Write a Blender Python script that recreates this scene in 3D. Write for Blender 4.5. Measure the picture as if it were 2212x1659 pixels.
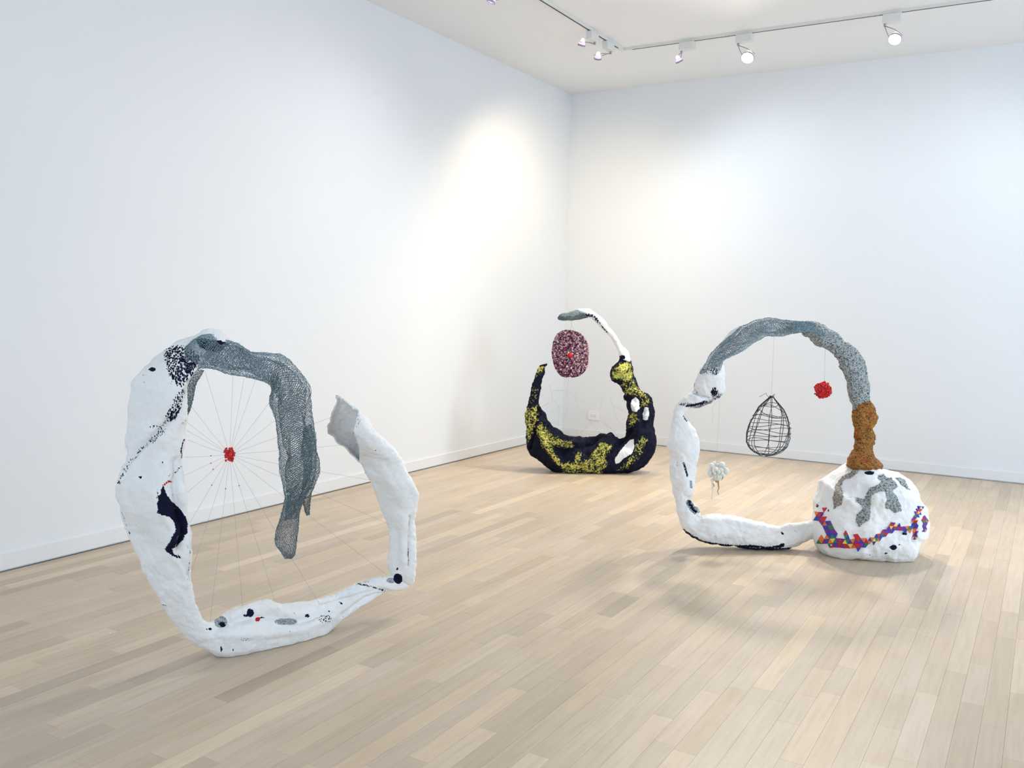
import bpy, math, random
import numpy as np
from mathutils import Vector, Matrix
from mathutils.bvhtree import BVHTree

for o in list(bpy.data.objects):
    bpy.data.objects.remove(o, do_unlink=True)
scene = bpy.context.scene
COL = scene.collection
rng = random.Random(7)
nrng = np.random.default_rng(7)

# ------------------------------------------------------------------ camera
F_PX, IW, IH = 1932.2, 2212.0, 1659.0
RC = np.array([[0.85613248, -0.06390426, 0.51278984],
               [0.51631493, 0.06477323, -0.85394574],
               [0.02135572, 0.99585173, 0.08844919]])      # camera axes -> world
CAM = np.array([4.949, -9.430, 1.55])
cd = bpy.data.cameras.new('camera'); cam = bpy.data.objects.new('camera', cd); COL.objects.link(cam)
cd.sensor_fit = 'HORIZONTAL'; cd.sensor_width = 36.0; cd.lens = 36.0 * F_PX / IW; cd.clip_start = 0.05
m4 = Matrix.Identity(4)
for i in range(3):
    for j in range(3): m4[i][j] = RC[i][j]
    m4[i][3] = CAM[i]
cam.matrix_world = m4
scene.camera = cam

# ------------------------------------------------------------------ world, light, exposure
vs = scene.view_settings
vs.view_transform = 'Standard'; vs.look = 'None'; vs.gamma = 1.0; vs.use_curve_mapping = False
vs.exposure = 0.46
ROOM_X, ROOM_Y, ROOM_Z = 8.6, -13.4, 3.99
WIN = (-5.3, -1.6, 0.4, 3.0)          # daylight window in the right-hand wall, out of the picture: y0,y1,z0,z1
FILL_WIN = (2.7, 6.1, 0.4, 3.1)             # second window, unseen, added behind the camera as frontal fill light: x0,x1,z0,z1
DAYLIGHT = 5.2
w = bpy.data.worlds.new('sky'); scene.world = w; w.use_nodes = True
bg = w.node_tree.nodes['Background']; bg.inputs[0].default_value = (0.64, 0.81, 1.0, 1); bg.inputs[1].default_value = DAYLIGHT
pl = bpy.data.lights.new('window_portal', 'AREA'); pl.shape = 'RECTANGLE'; pl.size = WIN[1]-WIN[0]; pl.size_y = WIN[3]-WIN[2]
pl.cycles.is_portal = True
po = bpy.data.objects.new('window_portal', pl); COL.objects.link(po)
po.location = (ROOM_X+.1, (WIN[0]+WIN[1])/2, (WIN[2]+WIN[3])/2); po.rotation_euler = (math.radians(90), 0, math.radians(90))
pl2 = bpy.data.lights.new('fill_window_portal', 'AREA'); pl2.shape = 'RECTANGLE'; pl2.size = FILL_WIN[1]-FILL_WIN[0]; pl2.size_y = FILL_WIN[3]-FILL_WIN[2]; pl2.cycles.is_portal = True
po2 = bpy.data.objects.new('fill_window_portal', pl2); COL.objects.link(po2)
po2.location = ((FILL_WIN[0]+FILL_WIN[1])/2, ROOM_Y-.1, (FILL_WIN[2]+FILL_WIN[3])/2); po2.rotation_euler = (math.radians(90), 0, 0)
WARM = (1.0, 0.83, 0.55); NEUT = (1.0, 0.92, 0.80); COOL = (0.80, 0.90, 1.0)
LAMP_POWER = 1.0

# ------------------------------------------------------------------ pixel <-> world (photo frame 2212 x 1659)
def ray(px, py):
    v = np.stack([np.asarray(px, float)-IW/2, -(np.asarray(py, float)-IH/2), -F_PX*np.ones_like(np.asarray(px, float))], -1)
    return v @ RC.T
FWD = -RC[:, 2]; RIGHT = RC[:, 0]; UP = RC[:, 1]
def at_z(px, py, z):
    d = ray(px, py); t = (z-CAM[2])/d[..., 2]
    return CAM + d*np.asarray(t)[..., None]
def at_plane(px, py, p0, n):
    d = ray(px, py); t = ((p0-CAM) @ n)/(d @ n)
    return CAM + d*np.asarray(t)[..., None]
def project(P):
    c = (P-CAM) @ RC
    return IW/2 + F_PX*c[..., 0]/-c[..., 2], IH/2 - F_PX*c[..., 1]/-c[..., 2]
class Plane:
    """the upright plane a ring sculpture stands in"""
    def __init__(s, p0, n): s.p0 = np.array(p0, float); s.n = np.array(n, float)/np.linalg.norm(n)
    def at(s, px, py): return at_plane(px, py, s.p0, s.n)

# ------------------------------------------------------------------ numpy noise
def _hash(i, j, k):
    n = (i.astype(np.uint32)*np.uint32(374761393) + j.astype(np.uint32)*np.uint32(668265263) + k.astype(np.uint32)*np.uint32(2246822519))
    n = (n ^ (n >> np.uint32(13)))*np.uint32(1274126177); n = n ^ (n >> np.uint32(16))
    return (n & np.uint32(0xffff)).astype(float)/32767.5 - 1.0
def vnoise(P):
    P = P + 500.0
    i = np.floor(P).astype(np.int64); f = P-i; u = f*f*(3-2*f); r = 0
    for dx in (0, 1):
        for dy in (0, 1):
            for dz in (0, 1):
                wgt = (u[..., 0] if dx else 1-u[..., 0])*(u[..., 1] if dy else 1-u[..., 1])*(u[..., 2] if dz else 1-u[..., 2])
                r = r + wgt*_hash(i[..., 0]+dx, i[..., 1]+dy, i[..., 2]+dz)
    return r
def fbm(P, sc, oct=3):
    r = 0; a = 1.0
    for o in range(oct): r = r + a*vnoise(P*sc + 17.3*o); a *= .5; sc *= 2.03
    return r

# ------------------------------------------------------------------ scene-building helpers
def thing(name, label, cat, loc, group=None):
    o = bpy.data.objects.new(name, None); COL.objects.link(o); o.empty_display_size = .1
    o.location = loc; o['label'] = label; o['category'] = cat
    if group: o['group'] = group
    return o
def wloc(o):
    p = np.zeros(3)
    while o is not None: p = p + np.array(o.location); o = o.parent
    return p
def mesh_obj(name, V, Fc, mat, parent=None, smooth=True, attrs=None, loc=None):
    V = np.asarray(V, float)
    base = wloc(parent) if parent is not None else np.zeros(3)
    L = np.zeros(3) if loc is None else np.asarray(loc, float)-base
    me = bpy.data.meshes.new(name)
    me.from_pydata((V-base-L).tolist(), [], [tuple(int(a) for a in f) for f in Fc])
    me.polygons.foreach_set('use_smooth', np.full(len(me.polygons), smooth))
    if attrs:
        for k, a in attrs.items():
            if a.ndim == 1:
                at = me.attributes.new(k, 'FLOAT', 'POINT'); at.data.foreach_set('value', a.astype(np.float32))
            else:
                at = me.attributes.new(k, 'FLOAT_COLOR', 'POINT'); at.data.foreach_set('color', a.astype(np.float32).ravel())
    me.materials.append(mat); me.update()
    o = bpy.data.objects.new(name, me); COL.objects.link(o); o.location = L; o.parent = parent
    return o
def top(o, label, cat, group=None, kind=None):
    o['label'] = label; o['category'] = cat
    if group: o['group'] = group
    if kind: o['kind'] = kind
    return o
def structure(o, label=None, cat=None):
    o['kind'] = 'structure'
    if label: o['label'] = label
    if cat: o['category'] = cat
    return o
BOXF = [(0,3,2,1),(4,5,6,7),(0,1,5,4),(1,2,6,5),(2,3,7,6),(3,0,4,7)]
def box_v(lo, hi):
    x0,y0,z0 = lo; x1,y1,z1 = hi
    return np.array([(x0,y0,z0),(x1,y0,z0),(x1,y1,z0),(x0,y1,z0),(x0,y0,z1),(x1,y0,z1),(x1,y1,z1),(x0,y1,z1)], float)
def boxes(lst):
    V = []; Fc = []
    for lo, hi in lst:
        b = len(V)*8 if False else sum(len(v) for v in V)
        V.append(box_v(lo, hi)); Fc += [tuple(b+i for i in f) for f in BOXF]
    return np.concatenate(V), Fc
def frame_of(d):
    d = d/np.linalg.norm(d); a = np.array([0, 0, 1.0]) if abs(d[2]) < .9 else np.array([1.0, 0, 0])
    x = np.cross(a, d); x /= np.linalg.norm(x); return x, np.cross(d, x), d
def tube_v(pts, r, n=6, closed=False):
    """a tube along a polyline; r scalar or list"""
    pts = np.asarray(pts, float); N = len(pts); r = np.broadcast_to(r, (N,))
    V = []; Fc = []
    x = None
    for i in range(N):
        if closed: d = pts[(i+1) % N]-pts[i-1]
        else: d = pts[min(i+1, N-1)]-pts[max(i-1, 0)]
        d = d/(np.linalg.norm(d)+1e-12)
        if x is None: x, y, _ = frame_of(d)
        else:
            x = x-d*(x@d); x /= np.linalg.norm(x)+1e-12; y = np.cross(d, x)
        for k in range(n):
            a = 2*math.pi*k/n; V.append(pts[i]+r[i]*(math.cos(a)*x+math.sin(a)*y))
    for i in range(N if closed else N-1):
        j = (i+1) % N
        for k in range(n):
            q = (k+1) % n; Fc.append((i*n+k, i*n+q, j*n+q, j*n+k))
    if not closed:
        Fc.append(tuple(range(n-1, -1, -1))); Fc.append(tuple((N-1)*n+k for k in range(n)))
    return np.array(V), Fc
def join(parts):
    V = []; Fc = []; b = 0
    for v, f in parts:
        V.append(v); Fc += [tuple(b+i for i in q) for q in f]; b += len(v)
    return np.concatenate(V), Fc
def catmull(P, n):
    """resample control rows P (M,k) to n rows, roughly uniform in arc length of the first four columns"""
    P = np.asarray(P, float); M = len(P)
    seg = np.sqrt(((P[1:, :2]+P[1:, 2:4]-P[:-1, :2]-P[:-1, 2:4])**2).sum(1))/2 if P.shape[1] >= 4 else np.linalg.norm(P[1:]-P[:-1], axis=1)
    seg = np.maximum(seg, 1e-6); t = np.concatenate([[0], np.cumsum(seg)])
    u = np.linspace(0, t[-1], n); i = np.clip(np.searchsorted(t, u, 'right')-1, 0, M-2)
    f = ((u-t[i])/seg[i])[:, None]
    p0 = P[np.maximum(i-1, 0)]; p1 = P[i]; p2 = P[i+1]; p3 = P[np.minimum(i+2, M-1)]
    dt1 = (t[np.minimum(i+1, M-1)]-t[np.maximum(i-1, 0)])[:, None]; dt2 = (t[np.minimum(i+2, M-1)]-t[i])[:, None]
    h = seg[i][:, None]
    m1 = (p2-p0)/dt1*h; m2 = (p3-p1)/dt2*h
    f2, f3 = f*f, f*f*f
    return (2*f3-3*f2+1)*p1 + (f3-2*f2+f)*m1 + (-2*f3+3*f2)*p2 + (f3-f2)*m2
def sphere_v(c, r, nu=10, nv=7, sq=(1, 1, 1)):
    V = []; Fc = []
    c = np.asarray(c, float)
    for j in range(1, nv):
        for i in range(nu):
            a = 2*math.pi*i/nu; b = math.pi*j/nv
            V.append(c+r*np.array([sq[0]*math.sin(b)*math.cos(a), sq[1]*math.sin(b)*math.sin(a), sq[2]*math.cos(b)]))
    V.append(c+np.array([0, 0, r*sq[2]])); V.append(c-np.array([0, 0, r*sq[2]])); t = len(V)-2; bt = len(V)-1
    for j in range(nv-2):
        for i in range(nu):
            q = (i+1) % nu; Fc.append((j*nu+i, (j+1)*nu+i, (j+1)*nu+q, j*nu+q))
    for i in range(nu):
        q = (i+1) % nu; Fc.append((t, i, q)); Fc.append((bt, (nv-2)*nu+q, (nv-2)*nu+i))
    return np.array(V), Fc

# photo-crop frames that the outlines below are written in: (x0, y0, scale)
CA = (220, 690, 4.148); CB = (220, 1050, 4.148); CC = (520, 740, 2.764); CD = (1110, 640, 3.95)
C1 = (1420, 670, 4.74); C2 = (1420, 970, 5.821); C3 = (1690, 680, 4.879); C4 = (1720, 980, 6.635)
CW = (1150, 780, 9.218); CP = (1510, 980, 15.08); CI = (0, 0, 1.0)
def cv(c, pts): return [(c[0]+u/c[2], c[1]+v/c[2]) for u, v in pts]
def st(c, rows): return [(c[0]+a/c[2], c[1]+b/c[2], c[0]+d/c[2], c[1]+e/c[2]) for a, b, d, e in rows]

# ------------------------------------------------------------------ distance fields for painting and carving
def seg_dist(X, Y, poly, closed=False):
    d = np.full(X.shape, 1e9); n = len(poly)
    for i in range(n if closed else n-1):
        ax, ay = poly[i]; bx, by = poly[(i+1) % n]
        vx, vy = bx-ax, by-ay; L = vx*vx+vy*vy+1e-9
        t = np.clip(((X-ax)*vx+(Y-ay)*vy)/L, 0, 1)
        d = np.minimum(d, np.hypot(X-ax-t*vx, Y-ay-t*vy))
    return d
def inside(X, Y, poly):
    r = np.zeros(X.shape, bool); n = len(poly)
    for i in range(n):
        ax, ay = poly[i]; bx, by = poly[(i+1) % n]
        c = ((ay > Y) != (by > Y)) & (X < (bx-ax)*(Y-ay)/((by-ay) if by != ay else 1e-9)+ax)
        r ^= c
    return r
def poly_mask(X, Y, poly, soft=2.0, grow=0.0):
    d = seg_dist(X, Y, poly, True); s = np.where(inside(X, Y, poly), d, -d)
    return np.clip(.5+(s+grow)/(2*soft), 0, 1)
def line_mask(X, Y, poly, wdt, soft=1.5):
    return np.clip(.5+(wdt-seg_dist(X, Y, poly))/(2*soft), 0, 1)
def blob_mask(X, Y, cx, cy, rx, ry, soft=.3):
    return np.clip((1-np.hypot((X-cx)/rx, (Y-cy)/ry))/soft+.5, 0, 1)

class Sweep:
    """a hollow-looking limb: rows of (left edge, right edge) outline points, set in the sculpture's
    plane and given a rounded depth; vertices V[n, m]"""
    def __init__(s, rows, plane, n, m, ratio=.8, power=1.0, t0=0.0, t1=2*math.pi, tf=None, push=0.0):
        s.n, s.m = n, m
        rows = np.array(rows, float)
        R = np.concatenate([rows, np.asarray(tf, float)[:, None]], 1) if tf is not None else rows
        R = catmull(R, n)
        ax, ay, bx, by = R[:, 0], R[:, 1], R[:, 2], R[:, 3]
        c = plane.at((ax+bx)/2, (ay+by)/2)
        dep = (c-CAM) @ FWD
        vd = (c-CAM)/np.linalg.norm(c-CAM, axis=1)[:, None]
        push = np.interp(np.linspace(0, 1, n), np.linspace(0, 1, len(push)), push)[:, None] if np.ndim(push) else push
        c = c+vd*push
        dx, dy = bx-ax, by-ay; ln = np.hypot(dx, dy)+1e-6
        hw = ln/2*dep/F_PX
        A = (dx/ln)[:, None]*RIGHT - (dy/ln)[:, None]*UP
        ratio = np.broadcast_to(ratio, (n,)) if np.ndim(ratio) == 0 else np.interp(np.linspace(0, 1, n), np.linspace(0, 1, len(ratio)), ratio)
        s.closed = tf is None
        if s.closed: T = np.broadcast_to(np.linspace(t0, t1, m, endpoint=False), (n, m))
        else:
            lo = -np.radians(R[:, 4])[:, None]; T = lo+(math.pi-lo)*np.linspace(0, 1, m)[None]
        sg = lambda q: np.sign(q)*np.abs(q)**power
        ct, sn = sg(np.cos(T)), sg(np.sin(T))
        s.V = c[:, None] + A[:, None]*(hw[:, None]*ct)[..., None] + vd[:, None]*((hw*ratio)[:, None]*sn)[..., None]
        s.c, s.hw, s.T, s.vd = c, hw, T, vd
        s.attrs = {}
        s.update()
    def update(s):
        V = s.V
        du = np.gradient(V, axis=0)
        dv = (np.roll(V, -1, 1)-np.roll(V, 1, 1)) if s.closed else np.gradient(V, axis=1)
        N = np.cross(dv, du); N /= np.linalg.norm(N, axis=2)[..., None]+1e-12
        sgn = np.sign(((V-s.c[:, None])*N).sum(2).mean()) or 1
        s.N = N*sgn
        s.X, s.Y = project(V)
        tocam = CAM-V; tocam /= np.linalg.norm(tocam, axis=2)[..., None]
        s.front = np.clip(((s.N*tocam).sum(2)+.05)*4, 0, 1)
    def noise(s, *lev):
        for sc, amp, oc in lev: s.V = s.V + s.N*(amp*fbm(s.V, sc, oc))[..., None]
        s.update()
    def carve(s, poly, width, depth, front=True):
        d = seg_dist(s.X, s.Y, poly); wgt = np.exp(-(d/width)**2)*(s.front if front else 1)
        s.V = s.V + s.N*(depth*wgt)[..., None]; s.update()
    def bump(s, poly, soft, depth):
        s.V = s.V + s.N*(depth*poly_mask(s.X, s.Y, poly, soft)*s.front)[..., None]; s.update()
    def paint(s, key, mask, front=True):
        a = s.attrs.get(key, np.zeros((s.n, s.m)))
        s.attrs[key] = np.maximum(a, mask*(s.front if front else 1))
    def floor(s, z=0.0015): s.V[..., 2] = np.maximum(s.V[..., 2], z+.001*np.clip(vnoise(s.V*60)[...], 0, 1))
    def build(s, name, mat, parent, cap0=True, cap1=True, keys=()):
        n, m = s.n, s.m; V = s.V.reshape(-1, 3); Fc = []
        for i in range(n-1):
            for k in range(m if s.closed else m-1):
                q = (k+1) % m; Fc.append((i*m+k, i*m+q, (i+1)*m+q, (i+1)*m+k))
        at = {k: s.attrs.get(k, np.zeros((n, m))).ravel() for k in keys}
        if s.closed:
            ex = []
            for flag, i in ((cap0, 0), (cap1, n-1)):
                if flag:
                    id_ = len(V)+len(ex); ex.append(s.V[i].mean(0))
                    for k in range(m):
                        q = (k+1) % m; Fc.append((id_, i*m+q, i*m+k) if i == 0 else (id_, i*m+k, i*m+q))
            if ex:
                V = np.concatenate([V, np.array(ex)])
                for k in keys: at[k] = np.concatenate([at[k], np.zeros(len(ex))])
        return mesh_obj(name, V, Fc, mat, parent, True, at)
    def lattice(s, rows, cols, r=.0008, jit=.0012, phase=0.0):
        """expanded-metal net on this surface: diamond cells of thin three-sided wires"""
        n, m = s.n, s.m
        ui = np.linspace(0, n-1.001, rows)[:, None]+np.zeros((1, cols)); j = np.arange(cols)[None]+.5*(np.arange(rows)[:, None] % 2)+phase
        vj = (j/cols*m) % m if s.closed else np.clip(j/cols*(m-1), 0, m-1.001)
        i0 = np.floor(ui).astype(int); f = (ui-i0)[..., None]
        k0 = np.floor(vj).astype(int); g = (vj-k0)[..., None]
        k0 %= m; k1 = (k0+1) % m if s.closed else np.minimum(k0+1, m-1)
        P = (s.V[i0, k0]*(1-g)+s.V[i0, k1]*g)*(1-f)+(s.V[i0+1, k0]*(1-g)+s.V[i0+1, k1]*g)*f
        P = P+nrng.normal(0, jit, P.shape)
        E = []
        idx = np.arange(rows*cols).reshape(rows, cols)
        for i in range(rows-1):
            if i % 2 == 0: nb = np.roll(idx[i+1], 1)
            else: nb = np.roll(idx[i+1], -1)
            sl = slice(None) if s.closed else (slice(1, None) if i % 2 == 0 else slice(None, -1))
            E.append(np.stack([idx[i], idx[i+1]], 1)); E.append(np.stack([idx[i][sl], nb[sl]], 1))
        E = np.concatenate(E); P = P.reshape(-1, 3)
        return wires(P, E, r)
def wires(P, E, r):
    a, b = P[E[:, 0]], P[E[:, 1]]; d = b-a; L = np.linalg.norm(d, axis=1)
    ok = L > 1e-4; a, b, d = a[ok], b[ok], d[ok]/L[ok][:, None]
    h = np.where(np.abs(d[:, 2:3]) < .9, np.array([[0, 0, 1.0]]), np.array([[1.0, 0, 0]]))
    x = np.cross(h, d); x /= np.linalg.norm(x, axis=1)[:, None]; y = np.cross(d, x)
    V = []
    for e in (a, b):
        for k in range(3):
            t = 2*math.pi*k/3; V.append(e+r*(math.cos(t)*x+math.sin(t)*y))
    n = len(a); V = np.stack(V, 1).reshape(-1, 3); o = np.arange(n)*6
    Fc = np.concatenate([np.stack([o+k, o+(k+1) % 3, o+3+(k+1) % 3, o+3+k], 1) for k in range(3)])
    return V, Fc

# ------------------------------------------------------------------ materials
class NT:
    def __init__(s, name):
        s.m = bpy.data.materials.new(name); s.m.use_nodes = True; s.t = s.m.node_tree; s.t.nodes.clear()
        s.out = s.n('ShaderNodeOutputMaterial'); s.b = s.n('ShaderNodeBsdfPrincipled'); s.l(s.b.outputs[0], s.out.inputs[0])
    def n(s, t, **kw):
        q = s.t.nodes.new(t)
        for k, v in kw.items(): setattr(q, k, v)
        return q
    def l(s, a, b): s.t.links.new(a, b)
    def set(s, **kw):
        for k, v in kw.items():
            s.b.inputs[k.replace('_', ' ')].default_value = (*v, 1) if isinstance(v, tuple) and len(v) == 3 else v
        return s
    def coord(s): return s.n('ShaderNodeTexCoord').outputs['Object']
    def noise(s, sc, det=3, rough=.6, vec=None):
        q = s.n('ShaderNodeTexNoise'); q.inputs['Scale'].default_value = sc; q.inputs['Detail'].default_value = det; q.inputs['Roughness'].default_value = rough
        s.l(vec or s.coord(), q.inputs['Vector']); return q.outputs['Fac']
    def voro(s, sc, vec=None, out='Distance'):
        q = s.n('ShaderNodeTexVoronoi'); q.inputs['Scale'].default_value = sc; s.l(vec or s.coord(), q.inputs['Vector']); return q.outputs[out]
    def ramp(s, fac, stops, interp='LINEAR'):
        q = s.n('ShaderNodeValToRGB'); q.color_ramp.interpolation = interp
        e = q.color_ramp.elements
        while len(e) > 1: e.remove(e[-1])
        e[0].position = stops[0][0]; e[0].color = (*stops[0][1], 1)
        for p, c in stops[1:]: k = e.new(p); k.color = (*c, 1)
        s.l(fac, q.inputs[0]); return q.outputs[0]
    def math(s, op, a, b=None, c=None):
        q = s.n('ShaderNodeMath', operation=op)
        for i, v in enumerate((a, b, c)):
            if v is None: continue
            if isinstance(v, (int, float)): q.inputs[i].default_value = v
            else: s.l(v, q.inputs[i])
        return q.outputs[0]
    def mix(s, f, a, b):
        q = s.n('ShaderNodeMix', data_type='RGBA')
        for i, v in ((0, f), (6, a), (7, b)):
            if isinstance(v, (int, float)): q.inputs[i].default_value = v
            elif isinstance(v, tuple): q.inputs[i].default_value = (*v, 1)
            else: s.l(v, q.inputs[i])
        return q.outputs[2]
    def attr(s, k): return s.n('ShaderNodeAttribute', attribute_name=k).outputs['Fac']
    def step(s, v, lo, hi):
        q = s.n('ShaderNodeMapRange'); q.inputs[1].default_value = lo; q.inputs[2].default_value = hi; s.l(v, q.inputs[0]); return q.outputs[0]
    def bump(s, h, strength=.3, dist=.01):
        q = s.n('ShaderNodeBump'); q.inputs['Strength'].default_value = strength; q.inputs['Distance'].default_value = dist
        s.l(h, q.inputs['Height']); s.l(q.outputs[0], s.b.inputs['Normal'])
    def color(s, c): s.l(c, s.b.inputs['Base Color'])

def flat(name, col, rough=.6, metal=0.0, emit=None, estr=0.0):
    q = NT(name); q.set(Base_Color=col, Roughness=rough, Metallic=metal)
    if emit: q.set(Emission_Color=emit, Emission_Strength=estr); q.m.cycles.emission_sampling = 'NONE'
    return q.m
def wall_paint(name, col, sc=220):
    q = NT(name); q.set(Roughness=.75)
    q.color(q.ramp(q.noise(1.3, 2), [(.3, tuple(c*.985 for c in col)), (.7, col)]))
    return q.m
M_WALL = wall_paint('wall_paint', (.80, .81, .825)); M_CEIL = wall_paint('ceiling_paint', (.84, .84, .84)); M_BASE = wall_paint('baseboard_paint', (.80, .80, .80), 60)

q = NT('maple_board'); q.set(Roughness=.34); q.b.inputs['Specular IOR Level'].default_value = .5
tc = q.n('ShaderNodeTexCoord').outputs['Object']
mp = q.n('ShaderNodeMapping'); mp.inputs['Scale'].default_value = (28, 1.6, 1); q.l(tc, mp.inputs['Vector'])
ca = q.n('ShaderNodeAttribute', attribute_name='tone').outputs['Color']
gr = q.ramp(q.noise(1.6, 4, .6, mp.outputs[0]), [(.25, (.84, .80, .75)), (.55, (1, 1, 1)), (.8, (1.04, 1.03, 1.0))])
mx = q.n('ShaderNodeMix', data_type='RGBA', blend_type='MULTIPLY'); mx.inputs[0].default_value = .75; q.l(ca, mx.inputs[6]); q.l(gr, mx.inputs[7])
blot = q.ramp(q.noise(2.3, 4), [(.35, (.93, .91, .88)), (.6, (1, 1, 1))])
mx2 = q.n('ShaderNodeMix', data_type='RGBA', blend_type='MULTIPLY'); mx2.inputs[0].default_value = .6; q.l(mx.outputs[2], mx2.inputs[6]); q.l(blot, mx2.inputs[7])
mp2 = q.n('ShaderNodeMapping'); mp2.inputs['Scale'].default_value = (60, 7, 1); q.l(tc, mp2.inputs['Vector'])
flk = q.step(q.noise(1.0, 3, .7, mp2.outputs[0]), .74, .80)
q.color(q.mix(q.math('MULTIPLY', flk, .35), mx2.outputs[2], (.20, .14, .09)))
q.l(q.ramp(q.noise(3.0, 3), [(.3, (.40,)*3), (.7, (.46,)*3)]), q.b.inputs['Roughness'])
M_WOOD = q.m
M_SUB = flat('subfloor', (.13, .09, .055), .9)

NAVY = (.006, .007, .028)
def plaster(name, white=(.92, .905, .885)):
    q = NT(name); q.set(Roughness=.85); q.b.inputs['Specular IOR Level'].default_value = .15
    co = q.coord()
    dk = q.math('ADD', q.attr('dark'), q.math('MULTIPLY', q.math('SUBTRACT', q.noise(75, 3, .7, co), .5), 1.5))
    f1 = q.step(dk, .44, .56)
    mpd = q.n('ShaderNodeMapping'); mpd.inputs['Rotation'].default_value = (.5, .6, .3); mpd.inputs['Scale'].default_value = (1.25, 1.25, .62); q.l(co, mpd.inputs['Vector'])
    wv = q.n('ShaderNodeVectorMath', operation='ADD'); nzv = q.n('ShaderNodeTexNoise'); nzv.inputs['Scale'].default_value = 185; q.l(co, nzv.inputs['Vector'])
    sv = q.n('ShaderNodeVectorMath', operation='SCALE'); sv.inputs[3].default_value = .008; q.l(nzv.outputs['Color'], sv.inputs[0]); q.l(mpd.outputs[0], wv.inputs[0]); q.l(sv.outputs[0], wv.inputs[1])
    vd = q.voro(125, wv.outputs[0])
    f2 = q.step(q.math('SUBTRACT', q.math('MULTIPLY', q.attr('dots'), .62), vd), -.02, .06)
    f2 = q.math('MULTIPLY', f2, q.step(q.attr('dots'), .02, .1))
    fd = q.math('MAXIMUM', f1, f2)
    # scattered pinholes where the plaster did not close over the net
    sp = q.math('MULTIPLY', q.step(q.noise(48, 2, .5, co), .735, .75), q.step(q.noise(7, 2, .5, co), .50, .60))
    fd = q.math('MAXIMUM', fd, sp)
    base = q.ramp(q.noise(9, 4, .6, co), [(.3, tuple(c*.93 for c in white)), (.65, white)])
    gy = q.math('MULTIPLY', q.step(q.math('ADD', q.attr('grey'), q.math('MULTIPLY', q.math('SUBTRACT', q.noise(60, 3, .7, co), .5), 1.0)), .45, .6), .9)
    c1 = q.mix(gy, base, q.ramp(q.noise(160, 2, .5, co), [(.4, (.10, .14, .16)), (.6, (.42, .47, .48))]))
    c2 = q.mix(fd, c1, NAVY)
    rd = q.step(q.math('ADD', q.attr('red'), q.math('MULTIPLY', q.math('SUBTRACT', q.noise(90, 2, .6, co), .5), .8)), .45, .55)
    q.color(q.mix(rd, c2, (.55, .015, .03)))
    h = q.math('ADD', q.noise(55, 4, .65, co), q.math('MULTIPLY', q.noise(190, 2, .5, co), .4))
    q.bump(h, .55, .008)
    return q.m
M_PLASTER = plaster('white_plaster')
M_MESH = flat('steel_net', (.17, .245, .28), .45, .45)
M_MESH2 = flat('galvanised_net', (.19, .26, .29), .45, .45)
M_WIRE = flat('thin_wire', (.44, .42, .40), .6, .2)
M_WEB = flat('pale_wire', (.52, .50, .45), .6, .1)
M_RED = flat('red_bead', (.62, .008, .012), .35)
M_BLACKWIRE = flat('black_wire', (.008, .010, .028), .45)
M_THREAD = flat('grey_thread', (.55, .53, .50), .7)

def crust(name, stops, amp=1.0, tint=None):
    q = NT(name); q.set(Roughness=.85); co = q.coord()
    v = q.n('ShaderNodeTexVoronoi'); v.inputs['Scale'].default_value = 185; q.l(co, v.inputs['Vector'])
    bw = q.n('ShaderNodeSeparateColor'); q.l(v.outputs['Color'], bw.inputs[0])
    mixv = q.math('ADD', q.math('MULTIPLY', bw.outputs[0], .65), q.math('MULTIPLY', q.noise(45, 3, .7, co), .35))
    c = q.ramp(mixv, stops)
    if tint:
        for key, sc, lo, hi, col in tint:
            c = q.mix(q.math('MULTIPLY', q.step(q.noise(sc, 3, .65, co), lo, hi), .85), c, col)
    q.color(c); q.bump(q.math('SUBTRACT', 1.0, v.outputs['Distance']), .6, .004); return q.m
M_GRIT = crust('grey_grit', [(.20, (.02, .03, .035)), (.34, (.17, .20, .20)), (.55, (.33, .36, .355)), (.85, (.50, .51, .49))])
M_GRITB = crust('brown_grey_grit', [(.12, (.06, .05, .04)), (.30, (.22, .19, .15)), (.6, (.38, .34, .27)), (.85, (.5, .48, .42))])
M_ORANGE = crust('ochre_grit', [(.22, (.04, .015, .015)), (.36, (.22, .075, .008)), (.55, (.34, .13, .010)), (.85, (.44, .21, .03))],
                 tint=[('r', 13, .56, .66, (.38, .035, .006)), ('g', 30, .64, .70, (.30, .28, .26)), ('d', 70, .62, .70, (.05, .02, .03))])

q = NT('black_yellow_skin'); q.set(Roughness=.7); q.b.inputs['Specular IOR Level'].default_value = .12; co = q.coord()
nz = q.noise(62, 5, .75, co); nz2 = q.noise(20, 3, .6, co)
ye = q.math('ADD', q.math('MULTIPLY', q.attr('yellow'), .345), q.math('ADD', q.math('MULTIPLY', nz, 1.0), q.math('MULTIPLY', nz2, .35)))
fy = q.step(ye, .995, 1.05)
fy = q.math('MULTIPLY', fy, q.step(q.attr('yellow'), .03, .2))
ycol = q.ramp(q.noise(26, 3, .6, co), [(.3, (.20, .26, .05)), (.5, (.66, .66, .14)), (.72, (.74, .50, .10))])
fw = q.step(q.math('ADD', q.attr('white'), q.math('MULTIPLY', q.math('SUBTRACT', q.noise(50, 3, .7, co), .5), .9)), .45, .55)
bc = q.ramp(q.noise(22, 4, .6, co), [(.4, (.005, .005, .016)), (.75, (.010, .014, .035))])
q.color(q.mix(fw, q.mix(fy, bc, ycol), (.85, .86, .86))); q.bump(q.noise(70, 4, .7, co), .6, .008)
M_BLACK = q.m

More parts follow.
